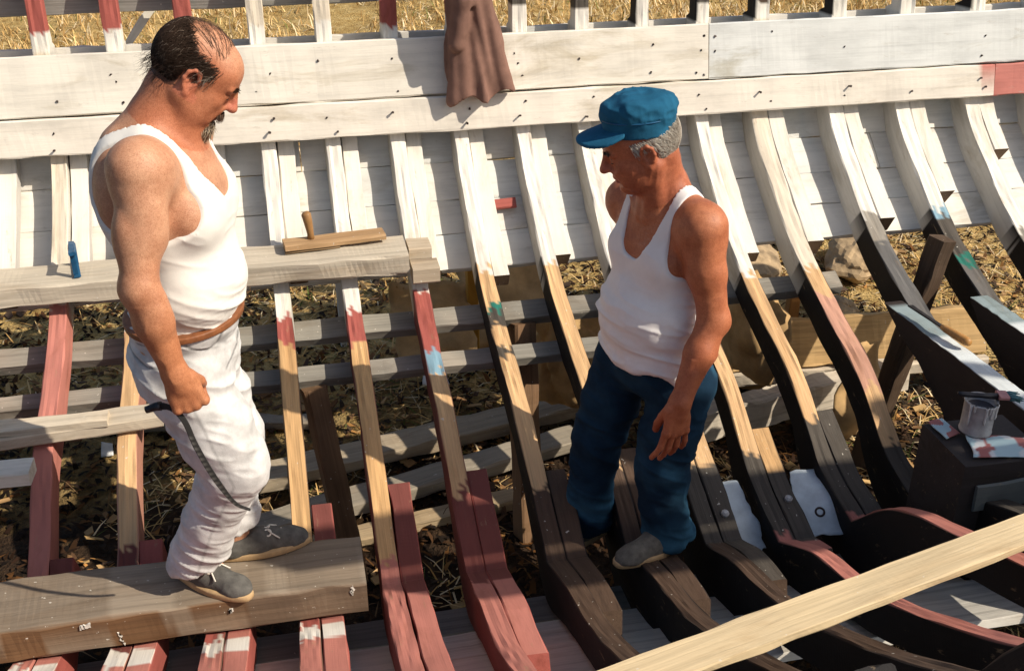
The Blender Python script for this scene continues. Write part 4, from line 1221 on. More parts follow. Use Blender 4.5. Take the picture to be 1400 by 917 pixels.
def strands(pts, nrm, flow, L, r, cols, lift=0.25, seg=4, gravity=0.25, wav=0.15, seed=0, follow=None):
    """3-sided hair strands growing from pts along flow"""
    R = np.random.default_rng(seed)
    n = len(pts)
    P = [pts.copy()]
    d = flow + nrm * lift + R.normal(0, wav, pts.shape)
    d /= np.linalg.norm(d, axis=1)[:, None]
    for s in range(seg):
        d = d + np.array([0, 0, -gravity]) + R.normal(0, wav * 0.5, pts.shape)
        d /= np.linalg.norm(d, axis=1)[:, None]
        q = P[-1] + d * (L / seg)[:, None]
        if follow is not None: q, d = follow(q, d)
        P.append(q)
    P = np.stack(P, 1)
    ax = np.cross(nrm, flow) + 1e-6; ax /= np.linalg.norm(ax, axis=1)[:, None]
    b = nrm
    V = []
    for s in range(seg + 1):
        rr = r * (1 - 0.75 * s / seg)
        for a in (0, 2.1, 4.2):
            V.append(P[:, s] + ax * (rr * math.cos(a))[:, None] + b * (rr * math.sin(a))[:, None])
    V = np.stack(V, 1).reshape(-1, 3)
    m = 3 * (seg + 1); I = np.arange(n)[:, None] * m; Q = []
    for s in range(seg):
        for a in range(3):
            a2 = (a + 1) % 3
            Q.append(I + np.array([[3 * s + a, 3 * s + a2, 3 * s + 3 + a2, 3 * s + 3 + a]]))
    return V, np.concatenate(Q), np.repeat(np.c_[cols, np.ones(n)], m, 0)

def on_skull(H, n, test, seed, off=0.0, c=(-0.012, 0, 0.018), r=(0.099, 0.077, 0.092)):
    R = np.random.default_rng(seed); out = []
    r = np.array(r) + off; c = np.array(c)
    v = R.normal(0, 1, (n * 14, 3)); v /= np.linalg.norm(v, axis=1)[:, None]
    q = c + v * r
    k = test(q[:, 0], q[:, 1], q[:, 2], R.random(len(q)))
    q = q[k][:n]; nn = (q - c) / (r * r); nn /= np.linalg.norm(nn, axis=1)[:, None]
    return H.c + H.s * (q @ H.R), nn @ H.R, q

def follow_skull(H, off, c=(-0.012, 0, 0.018), r=(0.099, 0.077, 0.092)):
    r = np.array(r) + off; c = np.array(c)
    def f(q, d):
        l = H.loc(q) - c
        k = np.linalg.norm(l / r, axis=1)
        m = (k < 1.0) | (k > 1.07)
        t = np.where(k < 1.0, 1.0, 1.07)
        l2 = np.where(m[:, None], l * (t / k)[:, None], l)
        return H.c + H.s * ((l2 + c) @ H.R), d
    return f

def figure_mesh(name, g, mat, parent, colfn, smooth=1, disp=None):
    V, Q = g.mesh()
    if smooth: V = lap_smooth(V, Q, max(1, int(smooth)), 0.5 if smooth >= 1 else smooth)
    if disp is not None:
        N = vnormals(V, Q); V = (V + N * disp(V, N)[:, None]).astype(np.float32)
    C = colfn(V, vnormals(V, Q))
    return np_mesh(name, V, Q, mat, parent, attrs={'Col': ('FLOAT_COLOR', C)})

def flat_col(c, var=0.0, fr=12):
    def f(V, N):
        C = np.tile(np.array(c + (1.0,)), (len(V), 1))
        if var: C[:, :3] *= (1 - var + 2 * var * vnoise(V * fr))[:, None]
        return C
    return f

def shoe(parent, heel, toe, col_mat, L=0.275, wd=0.047, laces=True, height=0.075):
    heel = W(heel); toe = W(toe)
    f = unit((toe - heel) * np.array([1, 1, 0])); l = np.array([-f[1], f[0], 0]); u = np.array([0, 0, 1.0])
    c = heel
    def p(a, b, h): return c + f * a * L + l * b + u * h
    g = Grid(p(0.5, 0, 0.05) - 0.21, p(0.5, 0, 0.05) + 0.21, 0.0045)
    g.add(P_cone(p(0.16, 0, 0.036), p(0.45, 0, 0.036), 0.036, 0.040), 0.02)
    g.add(P_cone(p(0.45, 0, 0.034), p(0.80, 0.004, 0.022), 0.040, 0.036), 0.02)
    g.add(P_ell(p(0.83, 0.003, 0.022), (0.052, 0.040, 0.026), np.stack([f, l, u])), 0.02)
    g.add(P_cone(p(0.14, 0, 0.04), p(0.15, 0, height), 0.034, 0.033), 0.02)
    g.add(P_cone(p(0.3, 0, 0.06), p(0.62, 0.0, 0.038), 0.030, 0.026), 0.02)
    g.cut(P_cone(p(0.16, 0, height + 0.01), p(0.30, 0, height + 0.03), 0.030, 0.035), 0.008)
    g.clip(lambda P: -(P[..., 2] - (c[2] + 0.012)))
    V, Q = g.mesh(); V = lap_smooth(V, Q, 1)
    N = vnormals(V, Q); V = V + N * ((vnoise(V * 60) - 0.5) * 0.004)[:, None]
    sh = np_mesh('shoe', V, Q, col_mat, parent)
    # sole with a rounded outline
    n = 44; t = np.linspace(0, 2 * np.pi, n, endpoint=False)
    xs = 0.5 + 0.54 * np.cos(t)
    wdt = (0.040 + 0.009 * np.sin((xs - 0.25) * 4.2)) * np.sign(np.sin(t)) * np.abs(np.sin(t)) ** 0.62
    prof = [(0.97, 0.0), (1.0, 0.003), (1.0, 0.016), (0.97, 0.021), (0.6, 0.022)]
    V = np.concatenate([np.stack([p(0.5 + (x - 0.5) * k, w_ * k, h) for x, w_ in zip(xs, wdt)]) for k, h in prof])
    I = np.arange(len(prof) * n).reshape(len(prof), n)
    Q = np.stack([I[:-1], np.roll(I[:-1], -1, 1), np.roll(I[1:], -1, 1), I[1:]], -1).reshape(-1, 4)
    bot = [[0, n - 1 - i, n - 2 - i, n - 3 - i] for i in range(0, n - 3, 2)]
    np_mesh('sole', V, np.vstack([Q, np.array(bot)]), M['rubber'], sh)
    if laces:
        parts = []
        for i in range(4):
            a = 0.52 + i * 0.06; h = 0.071 - 0.004 * i
            parts.append(tube_np([p(a, -0.022, h - 0.010), p(a + 0.01, -0.008, h), p(a + 0.02, 0.010, h), p(a + 0.03, 0.024, h - 0.010)], 0.0032, 6))
        for sgn in (-1, 1):
            th = np.linspace(0, 2 * np.pi, 14)
            parts.append(tube_np([p(0.56 + 0.035 * np.sin(x), sgn * (0.005 + 0.010 * (1 - np.cos(x))), 0.076 + 0.006 * np.sin(x * 0.5) - 0.008 * (1 - np.cos(x))) for x in th], 0.0030, 6))
            parts.append(tube_np([p(0.56, sgn * 0.004, 0.077), p(0.60, sgn * 0.022, 0.072), p(0.68, sgn * 0.034, 0.056)], 0.0024, 6))
        np_mesh('laces', *join_np(parts), M['lace'], sh)
    return sh

def folds(V, fr, amp, seed):
    w = vnoise(V * np.array(fr) + seed)
    return (1 - np.abs(2 * w - 1)) ** 2 * amp

# ---------------- the balding man at the left
def man_left():
    root = empty('person', W((-0.30, 2.70, -2.20)), 'balding man with goatee in white tank top and white jeans standing on the beam', 'person')
    fwd = unit((0.973, -0.227, 0)); rt = np.array([fwd[1], -fwd[0], 0]); up = np.array([0, 0, 1.0])   # rt = his right
    RT = np.stack([fwd, rt, up])
    H = HeadFrame(W((-0.188, 2.675, -0.662)), (0.996, 0.03), math.radians(39), sc=0.98)
    T = Fig()                                                # torso without arms
    shR, shL = W((-0.335, 2.495, -0.835)), W((-0.255, 2.855, -0.845))
    nb = W((-0.300, 2.675, -0.815))
    T.add(P_ell(W((-0.295, 2.675, -1.00)), (0.140, 0.172, 0.215), RT))
    T.add(P_ell(W((-0.270, 2.672, -1.185)), (0.122, 0.160, 0.135), RT), 0.05)
    T.add(P_ell(W((-0.318, 2.70, -1.36)), (0.130, 0.165, 0.130), RT), 0.05)
    for s in (-1, 1):
        T.add(P_ell(W((-0.30, 2.675, -0.985)) + fwd * 0.088 + rt * 0.078 * s, (0.052, 0.078, 0.070), RT), 0.04)
        T.add(P_ell(W((-0.30, 2.675, -0.95)) - fwd * 0.078 + rt * 0.085 * s, (0.055, 0.075, 0.11), RT), 0.04)
    T.add(P_cone(shR + np.array([0.02, .03, -0.02]), shL + np.array([0.0, -.03, -0.02]), 0.062, 0.062), 0.05)
    for s in (-1, 1):                                        # trapezius
        T.add(P_cone(nb + np.array([0.0, 0, 0.03]), nb + rt * 0.125 * s + np.array([0.0, 0, -0.015]), 0.044, 0.040), 0.04)
    T.add(P_cone(W((-0.352, 2.655, -0.835)), W((-0.275, 2.668, -0.715)), 0.070, 0.046), 0.04)
    T.add(P_ell(W((-0.375, 2.66, -0.90)), (0.075, 0.13, 0.12), RT), 0.04)
    F = Fig(); F.ops = list(T.ops)
    # neck and head
    F.add(P_cone(nb + np.array([0.0, 0, -0.03]), H.p(-0.03, 0, -0.045), 0.062, 0.059), 0.04)
    F.add(P_cone(nb + fwd * 0.03 + np.array([0.0, 0, -0.03]), H.p(0.0, 0, -0.07), 0.055, 0.05), 0.03)
    for s in (-1, 1):
        F.add(P_cone(nb + fwd * 0.088 + rt * 0.018 * s + np.array([0, 0, -0.045]), nb + fwd * 0.045 + rt * 0.135 * s + np.array([0, 0, -0.012]), 0.014, 0.012), 0.022)
        F.add(P_cone(nb + fwd * 0.085 + rt * 0.014 * s + np.array([0, 0, -0.045]), H.p(-0.018, -0.056 * s, -0.05), 0.015, 0.017), 0.022)
    build_head(F, H, jowl=1.1, nose=1.0)
    # right arm (towards the camera)
    el, wr = W((-0.365, 2.415, -1.095)), W((-0.318, 2.415, -1.325))
    F.add(P_cone(shR, shR + np.array([0, 0, -0.02]), 0.070, 0.068), 0.04)
    F.add(P_cone(shR, shR * 0.45 + el * 0.55, 0.059, 0.048), 0.03)
    F.add(P_ell(shR * 0.55 + el * 0.45 + np.array([0.018, -0.005, 0]), (0.046, 0.044, 0.085)), 0.03)
    F.add(P_cone(shR * 0.45 + el * 0.55, el, 0.048, 0.042), 0.02)
    F.add(P_cone(el, el * 0.62 + wr * 0.38, 0.042, 0.043), 0.02)
    F.add(P_cone(el * 0.62 + wr * 0.38, wr, 0.043, 0.028), 0.02)
    F.add(P_ell(shR * 0.42 + el * 0.58 + np.array([-0.024, -0.002, 0]), (0.034, 0.040, 0.075)), 0.018)
    F.add(P_ell(el * 0.72 + wr * 0.28 + np.array([0.016, -0.008, 0.0]), (0.034, 0.036, 0.070)), 0.018)
    F.add(P_ell(el + np.array([-0.012, 0.012, 0.0]), (0.034, 0.036, 0.040)), 0.02)
    hand(F, wr, (0.26, -0.02, -0.965), (0.12, -1, 0.05), (0.96, 0.1, 0.25), [(1.15, 1.35, 0.9), (1.1, 1.4, 0.9), (1.1, 1.4, 0.9), (1.1, 1.4, 0.9)], size=1.08,
         thumb=(0.75, 0.30, -0.62), thumb2=(0.45, -0.35, -0.8), wr=0.029)
    # left arm (hidden behind the body)
    e2, w2 = W((-0.315, 2.93, -1.10)), W((-0.315, 2.90, -1.32))
    F.add(P_cone(shL, shL, 0.068, 0.068), 0.04); F.add(P_cone(shL, e2, 0.060, 0.044), 0.03); F.add(P_cone(e2, w2, 0.045, 0.029), 0.02)
    hand(F, w2, (0.25, -0.05, -0.97), (-0.1, 1, 0), (0.96, 0.1, 0.25), [(0.4, 0.5, 0.3)] * 4)
    # legs inside the trousers
    legs = ((W((-0.325, 2.625, -1.44)), W((-0.262, 2.605, -1.62)), W((-0.228, 2.60, -1.735)), W((-0.315, 2.645, -1.93)), W((-0.385, 2.690, -2.120))),
            (W((-0.315, 2.785, -1.44)), W((-0.275, 2.80, -1.62)), W((-0.240, 2.80, -1.745)), W((-0.265, 2.81, -1.93)), W((-0.275, 2.82, -2.135))))
    for a, b, c, d, e in legs:
        F.add(P_cone(a, c, 0.074, 0.056), 0.02); F.add(P_cone(c, e, 0.056, 0.040), 0.02); F.add(P_cone(e, e + np.array([0.05, 0, -0.03]), 0.038, 0.03), 0.01)
    g = Grid(W((-0.56, 2.30, -2.20)), W((0.02, 3.02, -0.53)), 0.0033)
    F.run(g)
    def col(V, N):
        n = len(V); z = V[:, 2] - Z0; q = H.loc(V)
        C = np.tile(np.array([0.55, 0.305, 0.185]), (n, 1))
        def mixc(w, c):
            w = np.clip(w, 0, 1)[:, None]; C[:] = C * (1 - w) + np.array(c) * w
        mixc((-0.98 - z) / 0.25 * (V[:, 1] < 2.50), (0.46, 0.195, 0.092))             # tanned forearm
        inh = np.linalg.norm((V - H.c), axis=1) < 0.19
        mixc(inh * 0.95 * (z > -0.86), (0.47, 0.185, 0.095))
        neck = np.clip(1 - np.linalg.norm(V - (nb + np.array([0.04, 0, 0.03])), axis=1) / 0.14, 0, 1)
        mixc(neck * 1.2, (0.48, 0.19, 0.10))
        mixc(np.clip(1 - np.abs(q[:, 0] - 0.112) / 0.022, 0, 1) * (np.abs(q[:, 1]) < 0.022) * (np.abs(q[:, 2] + 0.032) < 0.025), (0.60, 0.22, 0.15))
        mixc(0.8 * inh * np.clip((q[:, 2] - 0.045) / 0.03, 0, 1), (0.56, 0.30, 0.18))   # paler bald crown
        ear = (np.abs(q[:, 1]) > 0.074) & (np.abs(q[:, 0] + 0.01) < 0.035) & (np.abs(q[:, 2] + 0.02) < 0.04)
        mixc(ear * 0.7, (0.56, 0.20, 0.12))
        lips = (q[:, 0] > 0.088) & (np.abs(q[:, 2] + 0.0715) < 0.011) & (np.abs(q[:, 1]) < 0.022)
        mixc(lips * 0.8, (0.40, 0.13, 0.09))
        hp = inh & ((q - np.array([-0.012, 0, 0.018])) ** 2 / np.array([0.106, 0.085, 0.1]) ** 2).sum(1).__lt__(1.2)
        hr = vnoise(V * 160)
        hair = hp & (q[:, 2] < 0.034 + 0.020 * hr - 0.35 * np.maximum(q[:, 0], 0) + 0.95 * np.maximum(-q[:, 0] - 0.025, 0)) & (q[:, 2] > -0.055 - 0.3 * (q[:, 0] + 0.1)) & (q[:, 0] < 0.016 + 0.02 * hr - 0.35 * np.maximum(0.02 - q[:, 2], 0)) & ((q[:, 0] < -0.035) | (q[:, 2] > 0.012))
        mixc(hair * 0.85, (0.045, 0.026, 0.018))
        hs = (vnoise(V * 300) > 0.55) * np.clip(1 - np.linalg.norm(V - W((-0.185, 2.60, -0.93)), axis=1) / 0.07, 0, 1)
        mixc(hs * 0.35, (0.12, 0.07, 0.05))
        return np.c_[C, np.ones(n)]
    veins = lambda V, N: (folds(V, (26, 26, 14), 0.0022, 3) - 0.001) * (V[:, 2] - Z0 < -1.12) * (V[:, 1] < 2.5) + (vnoise(V * 40) - 0.5) * 0.0014
    figure_mesh('body', g, M['skin'], root, col, 0.35, veins)
    # tank top
    g = Grid(W((-0.56, 2.42, -1.45)), W((0.0, 2.95, -0.70)), 0.0036)
    Fig.run(T, g, 0.005)
    def tank(P):
        q = P - nb; s = q @ rt; f = q @ fwd; u = q[..., 2]
        fn = np.where(f > 0.02, -0.150, -0.17)               # depth of neckline front / back
        wn = 0.090 * np.clip((u - fn) / 0.15, 0, 1) ** 0.36
        nk = np.minimum(wn - np.abs(s), u - fn)
        sa = np.abs(s) - (0.121 + 0.9 * np.clip(-0.10 - u, 0, 1) ** 1.35 + 0.10 * np.clip(-0.215 - u, 0, 1) * 20)
        return np.maximum(np.maximum(nk, sa * 0.8), -(P[..., 2] - Z0 + 1.291 - 0.0 * (P[..., 0] + 0.32)))
    g.clip(tank)
    def tf(V, N):
        z = V[:, 2] - Z0
        low = np.clip((-1.10 - z) / 0.15, 0, 1)
        D = V.copy(); D[:, 2] += 0.55 * V[:, 0]
        return folds(D, (5, 5, 34), 0.008, 2) * low + folds(D, (11, 11, 30), 0.0045, 9) * (0.4 + low) * np.clip((-0.86 - z) / 0.06, 0, 1) + folds(V, (40, 40, 60), 0.0012, 3) * low + 0.001
    figure_mesh('tank_top', g, M['cotton'], root, flat_col((0.74, 0.71, 0.65)), 1, tf)
    # jeans
    J = Fig()
    J.add(P_ell(W((-0.322, 2.70, -1.40)), (0.140, 0.172, 0.115), RT))
    J.add(P_ell(W((-0.305, 2.690, -1.285)), (0.146, 0.176, 0.11), RT), 0.03)
    for a, b, c, d, e in legs:
        J.add(P_cone(a, b, 0.108, 0.095), 0.035); J.add(P_cone(b, c, 0.095, 0.088), 0.03); J.add(P_cone(c, d, 0.088, 0.077), 0.02); J.add(P_cone(d, e, 0.077, 0.078), 0.02)
    g = Grid(W((-0.58, 2.44, -2.18)), W((-0.02, 2.98, -1.20)), 0.0045)
    J.run(g)
    def jclip(P):
        z = P[..., 2] - Z0
        top = z + 1.283 - 0.0 * (P[..., 0] + 0.32)
        bot = -(z + 2.105 - 0.25 * (P[..., 0] + 0.38))
        return np.maximum(top, bot)
    g.clip(jclip)
    SEAMS = [[(-0.315, -1.285), (-0.285, -1.325), (-0.250, -1.345), (-0.225, -1.335), (-0.205, -1.300), (-0.200, -1.262)], [(-0.46, -1.35), (-0.40, -1.375), (-0.365, -1.37), (-0.345, -1.33)],
             [(-0.168, -1.27), (-0.165, -1.33), (-0.185, -1.40), (-0.21, -1.42)], [(-0.42, -1.318), (-0.3, -1.300), (-0.17, -1.290)]]
    def lines(V, N):
        z = V[:, 2] - Z0; dm = np.full(len(V), 9.0)
        for L in SEAMS:
            L = np.array(L); 
            for a, b in zip(L[:-1], L[1:]):
                q = np.stack([V[:, 0], z], 1) - a; ab = b - a
                h = np.clip((q @ ab) / (ab @ ab), 0, 1)
                dm = np.minimum(dm, np.linalg.norm(q - h[:, None] * ab, axis=1))
        return np.exp(-(dm / 0.0035) ** 2) * (N[:, 1] < -0.1)
    def jf(V, N):
        z = V[:, 2] - Z0
        return jf0(V, N) - 0.003 * lines(V, N)
    def jf0(V, N):
        z = V[:, 2] - Z0
        kn = np.exp(-((z + 1.66) / 0.13) ** 2); an = np.exp(-((z + 2.06) / 0.09) ** 2); hp = np.exp(-((z + 1.47) / 0.10) ** 2)
        D = V.copy(); D[:, 2] += 0.5 * V[:, 0]
        return folds(D, (5, 5, 20), 0.010, 5) * (kn * 0.9 + hp * 0.8 + 0.2) + folds(D, (8, 8, 34), 0.009, 8) * an + folds(D, (16, 16, 40), 0.004, 1) - 0.003
    def jc(V, N):
        C = np.tile(np.array([0.60, 0.59, 0.57, 1.0]), (len(V), 1))
        C[:, :3] *= (0.90 + 0.16 * vnoise(V * 9))[:, None]
        # worn outer seam down the leg and dirt at the hem
        z = V[:, 2] - Z0
        seam = np.exp(-((V[:, 0] - np.interp(-z, [1.4, 1.62, 1.735, 1.93, 2.12], [-0.325, -0.262, -0.228, -0.315, -0.385])) / 0.004) ** 2) * (N[:, 1] < -0.75)
        C[:, :3] *= (1 - 0.35 * seam)[:, None]
        C[:, :3] *= (1 - 0.6 * lines(V, N))[:, None]
        C[:, :3] *= (1 - 0.25 * np.clip((-2.05 - z) / 0.06, 0, 1) * vnoise(V * 22))[:, None]
        return C
    jo = figure_mesh('jeans', g, M['denim'], root, jc, 1, jf)
    # belt
    B = Grid(W((-0.58, 2.44, -1.40)), W((-0.02, 2.98, -1.20)), 0.004)
    Fig.run(J, B, 0.006)
    B.clip(lambda P: np.abs(P[..., 2] - Z0 + 1.292 - 0.0 * (P[..., 0] + 0.32)) - 0.0095)
    V, Q = B.mesh()
    bo = np_mesh('belt', V, Q, M['leather'], root)
    # hair
    def test(f, l, u, r):
        side = (u < 0.038 + 0.024 * r - 0.35 * np.maximum(f, 0) + 0.95 * np.maximum(-f - 0.025, 0)) & (u > -0.062 - 0.3 * (f + 0.1) + 0.014 * r) & (f < 0.026 + 0.022 * r - 0.35 * np.maximum(0.02 - u, 0)) & ((f < -0.034) | (u > 0.008))
        return side
    P, N, q = on_skull(H, 6500, test, 5, 0.003)
    fl = (-1.0 * H.f - 0.45 * H.u)[None] + 0 * P
    fl[q[:, 0] > 0.0] = (-0.9 * H.f - 0.75 * H.u)
    R = np.random.default_rng(4)
    c = np.where((R.random(len(P)) < 0.04)[:, None] | ((q[:, 0] > 0.02) & (q[:, 2] < 0.03) & (R.random(len(P)) < 0.35))[:, None], np.array([0.22, 0.17, 0.13]), np.array([0.034, 0.020, 0.013]))
    c = c * R.uniform(0.6, 1.4, (len(P), 1))
    L = R.uniform(0.024, 0.062, len(P))
    A = strands(P, N, fl, L, np.full(len(P), 0.0007), c, 0.36, 5, 0.14, 0.34, 6, follow_skull(H, 0.003))
    # thin hair combed over the crown
    P2, N2, q2 = on_skull(H, 260, lambda f, l, u, r: (u > 0.05) & (f > -0.07) & (f < 0.05) & (np.abs(l) < 0.07), 8, 0.001)
    fl2 = (-0.55 * H.f + 0.1 * H.u)[None] - np.sign(q2[:, 1:2]) * H.l[None] * 0.5
    c2 = np.tile(np.array([0.10, 0.06, 0.04]), (len(P2), 1)) * R.uniform(0.6, 1.5, (len(P2), 1))
    Bs = strands(P2, N2, fl2, R.uniform(0.04, 0.09, len(P2)), np.full(len(P2), 0.00045), c2, 0.05, 6, 0.05, 0.10, 7, follow_skull(H, 0.001))
    def cat(*S):
        Vs, Qs, Cs, o = [], [], [], 0
        for v, q_, c_ in S:
            Vs.append(v); Qs.append(q_ + o); Cs.append(c_); o += len(v)
        return np.vstack(Vs), np.vstack(Qs), np.vstack(Cs)
    P3, N3, q3 = on_skull(H, 240, lambda f, l, u, r: (u < -0.01) & (u > -0.066 - 0.3 * (f + 0.1)) & (f < -0.045), 9, 0.004)
    c3 = np.tile(np.array([0.022, 0.013, 0.010]), (len(P3), 1))
    Ds = strands(P3, N3, (-0.5 * H.f - 0.9 * H.u)[None] + 0 * P3, R.uniform(0.03, 0.055, len(P3)), np.full(len(P3), 0.0007), c3, 0.9, 5, 0.10, 0.4, 11)
    P4, N4, q4 = on_skull(H, 110, lambda f, l, u, r: (u > -0.02) & (u < 0.03) & (f < 0.03) & (f > 0.0), 10, 0.004)
    c4 = np.tile(np.array([0.24, 0.20, 0.16]), (len(P4), 1))
    Es = strands(P4, N4, (-0.6 * H.f - 0.8 * H.u)[None] + 0 * P4, R.uniform(0.03, 0.05, len(P4)), np.full(len(P4), 0.0007), c4, 0.5, 5, 0.10, 0.4, 12)
    V, Q, C = cat(A, Bs, Ds, Es)
    np_mesh('hair', V, Q, M['hair'], root, attrs={'Col': ('FLOAT_COLOR', C)})
    # goatee, moustache, eyebrows
    n = 1300
    b = np.stack([R.uniform(0.060, 0.100, n), R.uniform(-0.028, 0.028, n), R.uniform(-0.120, -0.084, n)], 1)
    P = H.c + b @ H.R; N = np.tile(H.f, (n, 1))
    c = np.array([[0.42, 0.34, 0.23], [0.16, 0.11, 0.07], [0.58, 0.50, 0.38]])[R.integers(0, 3, n)]
    G1 = strands(P, N, np.tile(-H.u * 0.8 + H.f * 0.25, (n, 1)), R.uniform(0.014, 0.030, n), np.full(n, 0.0012), c, 0.0, 3, 0.1, 0.25, 3)
    n = 260
    b = np.stack([np.zeros(n), R.uniform(-0.028, 0.028, n), np.zeros(n)], 1)
    b[:, 0] = 0.104 - 18 * b[:, 1] ** 2; b[:, 2] = -0.0555 - 0.25 * np.abs(b[:, 1]) + R.uniform(-.004, .004, n)
    P = H.c + b @ H.R; N = np.tile(H.f, (n, 1))
    c = np.array([[0.05, 0.03, 0.02], [0.10, 0.06, 0.04]])[R.integers(0, 2, n)]
    G2 = strands(P, N, np.tile(-H.u * 0.8 + H.f * 0.2, (n, 1)) + np.sign(b[:, 1:2]) * H.l[None] * 0.5, R.uniform(0.010, 0.018, n), np.full(n, 0.0010), c, 0.1, 3, 0.1, 0.15, 4)
    V, Q, C = cat(G1, G2)
    np_mesh('beard', V, Q, M['hair'], root, attrs={'Col': ('FLOAT_COLOR', C)})
    brow(root, H, R, [[0.06, 0.035, 0.022]], 1.0)
    eyes(root, H)
    shoe(root, (-0.455, 2.765, -2.198), (-0.235, 2.59, -2.198), M['suede'])
    shoe(root, (-0.33, 2.795, -2.198), (-0.085, 2.83, -2.198), M['suede'])
    # curved dark tool in the right fist
    t = empty('curved_tool', W((-0.305, 2.395, -1.43)), 'thin curved dark metal tool held in the fist of the balding man', 'tool')
    pts = [W(p) for p in [(-0.405, 2.445, -1.435), (-0.37, 2.44, -1.425), (-0.335, 2.42, -1.428), (-0.312, 2.405, -1.460), (-0.296, 2.395, -1.52), (-0.268, 2.39, -1.605), (-0.236, 2.395, -1.685), (-0.215, 2.40, -1.722), (-0.188, 2.41, -1.748)]]
    c = resample(catmull(pts, 0.008), 0.008)[0]
    n = len(c); Tn = np.gradient(c, axis=0); Tn /= np.linalg.norm(Tn, axis=1)[:, None]
    Bv = np.tile(np.array([0.15, -1.0, 0.1]), (n, 1)); Bv -= Tn * (Bv * Tn).sum(1)[:, None]; Bv /= np.linalg.norm(Bv, axis=1)[:, None]
    Av = np.cross(Tn, Bv)
    tt = np.linspace(0, 1, n)
    wdt = 0.72 * np.where(tt < 0.12, 0.012, np.where(tt < 0.3, 0.010, 0.010 - 0.006 * np.clip((tt - 0.72) / 0.28, 0, 1)))
    def tc(v, d, s, f):
        e = (s > 0) and d > 0.16 and (int(d / 0.008) % 2 == 0)
        return (0.10, 0.095, 0.085, 1) if e else (0.022, 0.021, 0.020, 1)
    loft('blade', c, Av, Bv, wdt, (-0.004, 0.004), tc, M['timber'], t, bev=0.0015, jit=0.0003, seed=2)
    V, Q = tube_np(c[:int(n * 0.12)], np.linspace(0.009, 0.012, max(2, int(n * 0.12))), 10)
    np_mesh('handle', V, Q, M['steel'], t)

def brow(root, H, R, cols, dens):
    n = int(260 * dens)
    q = R.choice([-1, 1], n); tpar = R.random(n)
    b = np.stack([0.1025 - 0.013 * tpar, q * (0.012 + 0.036 * tpar), 0.013 + 0.005 * np.sin(tpar * 3) + R.uniform(-.003, .003, n)], 1)
    P = H.c + H.s * (b @ H.R)
    c = np.array(cols)[R.integers(0, len(cols), n)]
    V, Q, C = strands(P, np.tile(H.f, (n, 1)), q[:, None] * H.l[None] * 0.8 + H.u * 0.15 - H.f * 0.2, R.uniform(0.007, 0.013, n), np.full(n, 0.0010), c, 0.15, 3, 0.03, 0.22, 5)
    np_mesh('eyebrows', V, Q, M['hair'], root, attrs={'Col': ('FLOAT_COLOR', C)})['kind'] = 'stuff'

def eyes(root, H):
    parts = []
    for q in (-1, 1):                                       # lowered lids: the dark lash line
        def lid(x, dz):
            r = max(0.0, 1 - (0.014 * x / 0.0155) ** 2 - (dz / 0.0115) ** 2)
            return H.p(0.0785 + 0.0135 * math.sqrt(r) - 0.0002, q * (0.032 + 0.014 * x), -0.009 + dz)
        parts.append(tube_np([lid(x, -0.0055 + 0.002 * x * x) for x in np.linspace(-0.8, 0.8, 9)], 0.0017, 5))
        parts.append(tube_np([lid(x, 0.0075 - 0.003 * x * x) for x in np.linspace(-0.7, 0.75, 9)], 0.0009, 5))
    np_mesh('eyelashes', *join_np(parts), M['nail'], root)['kind'] = 'stuff'

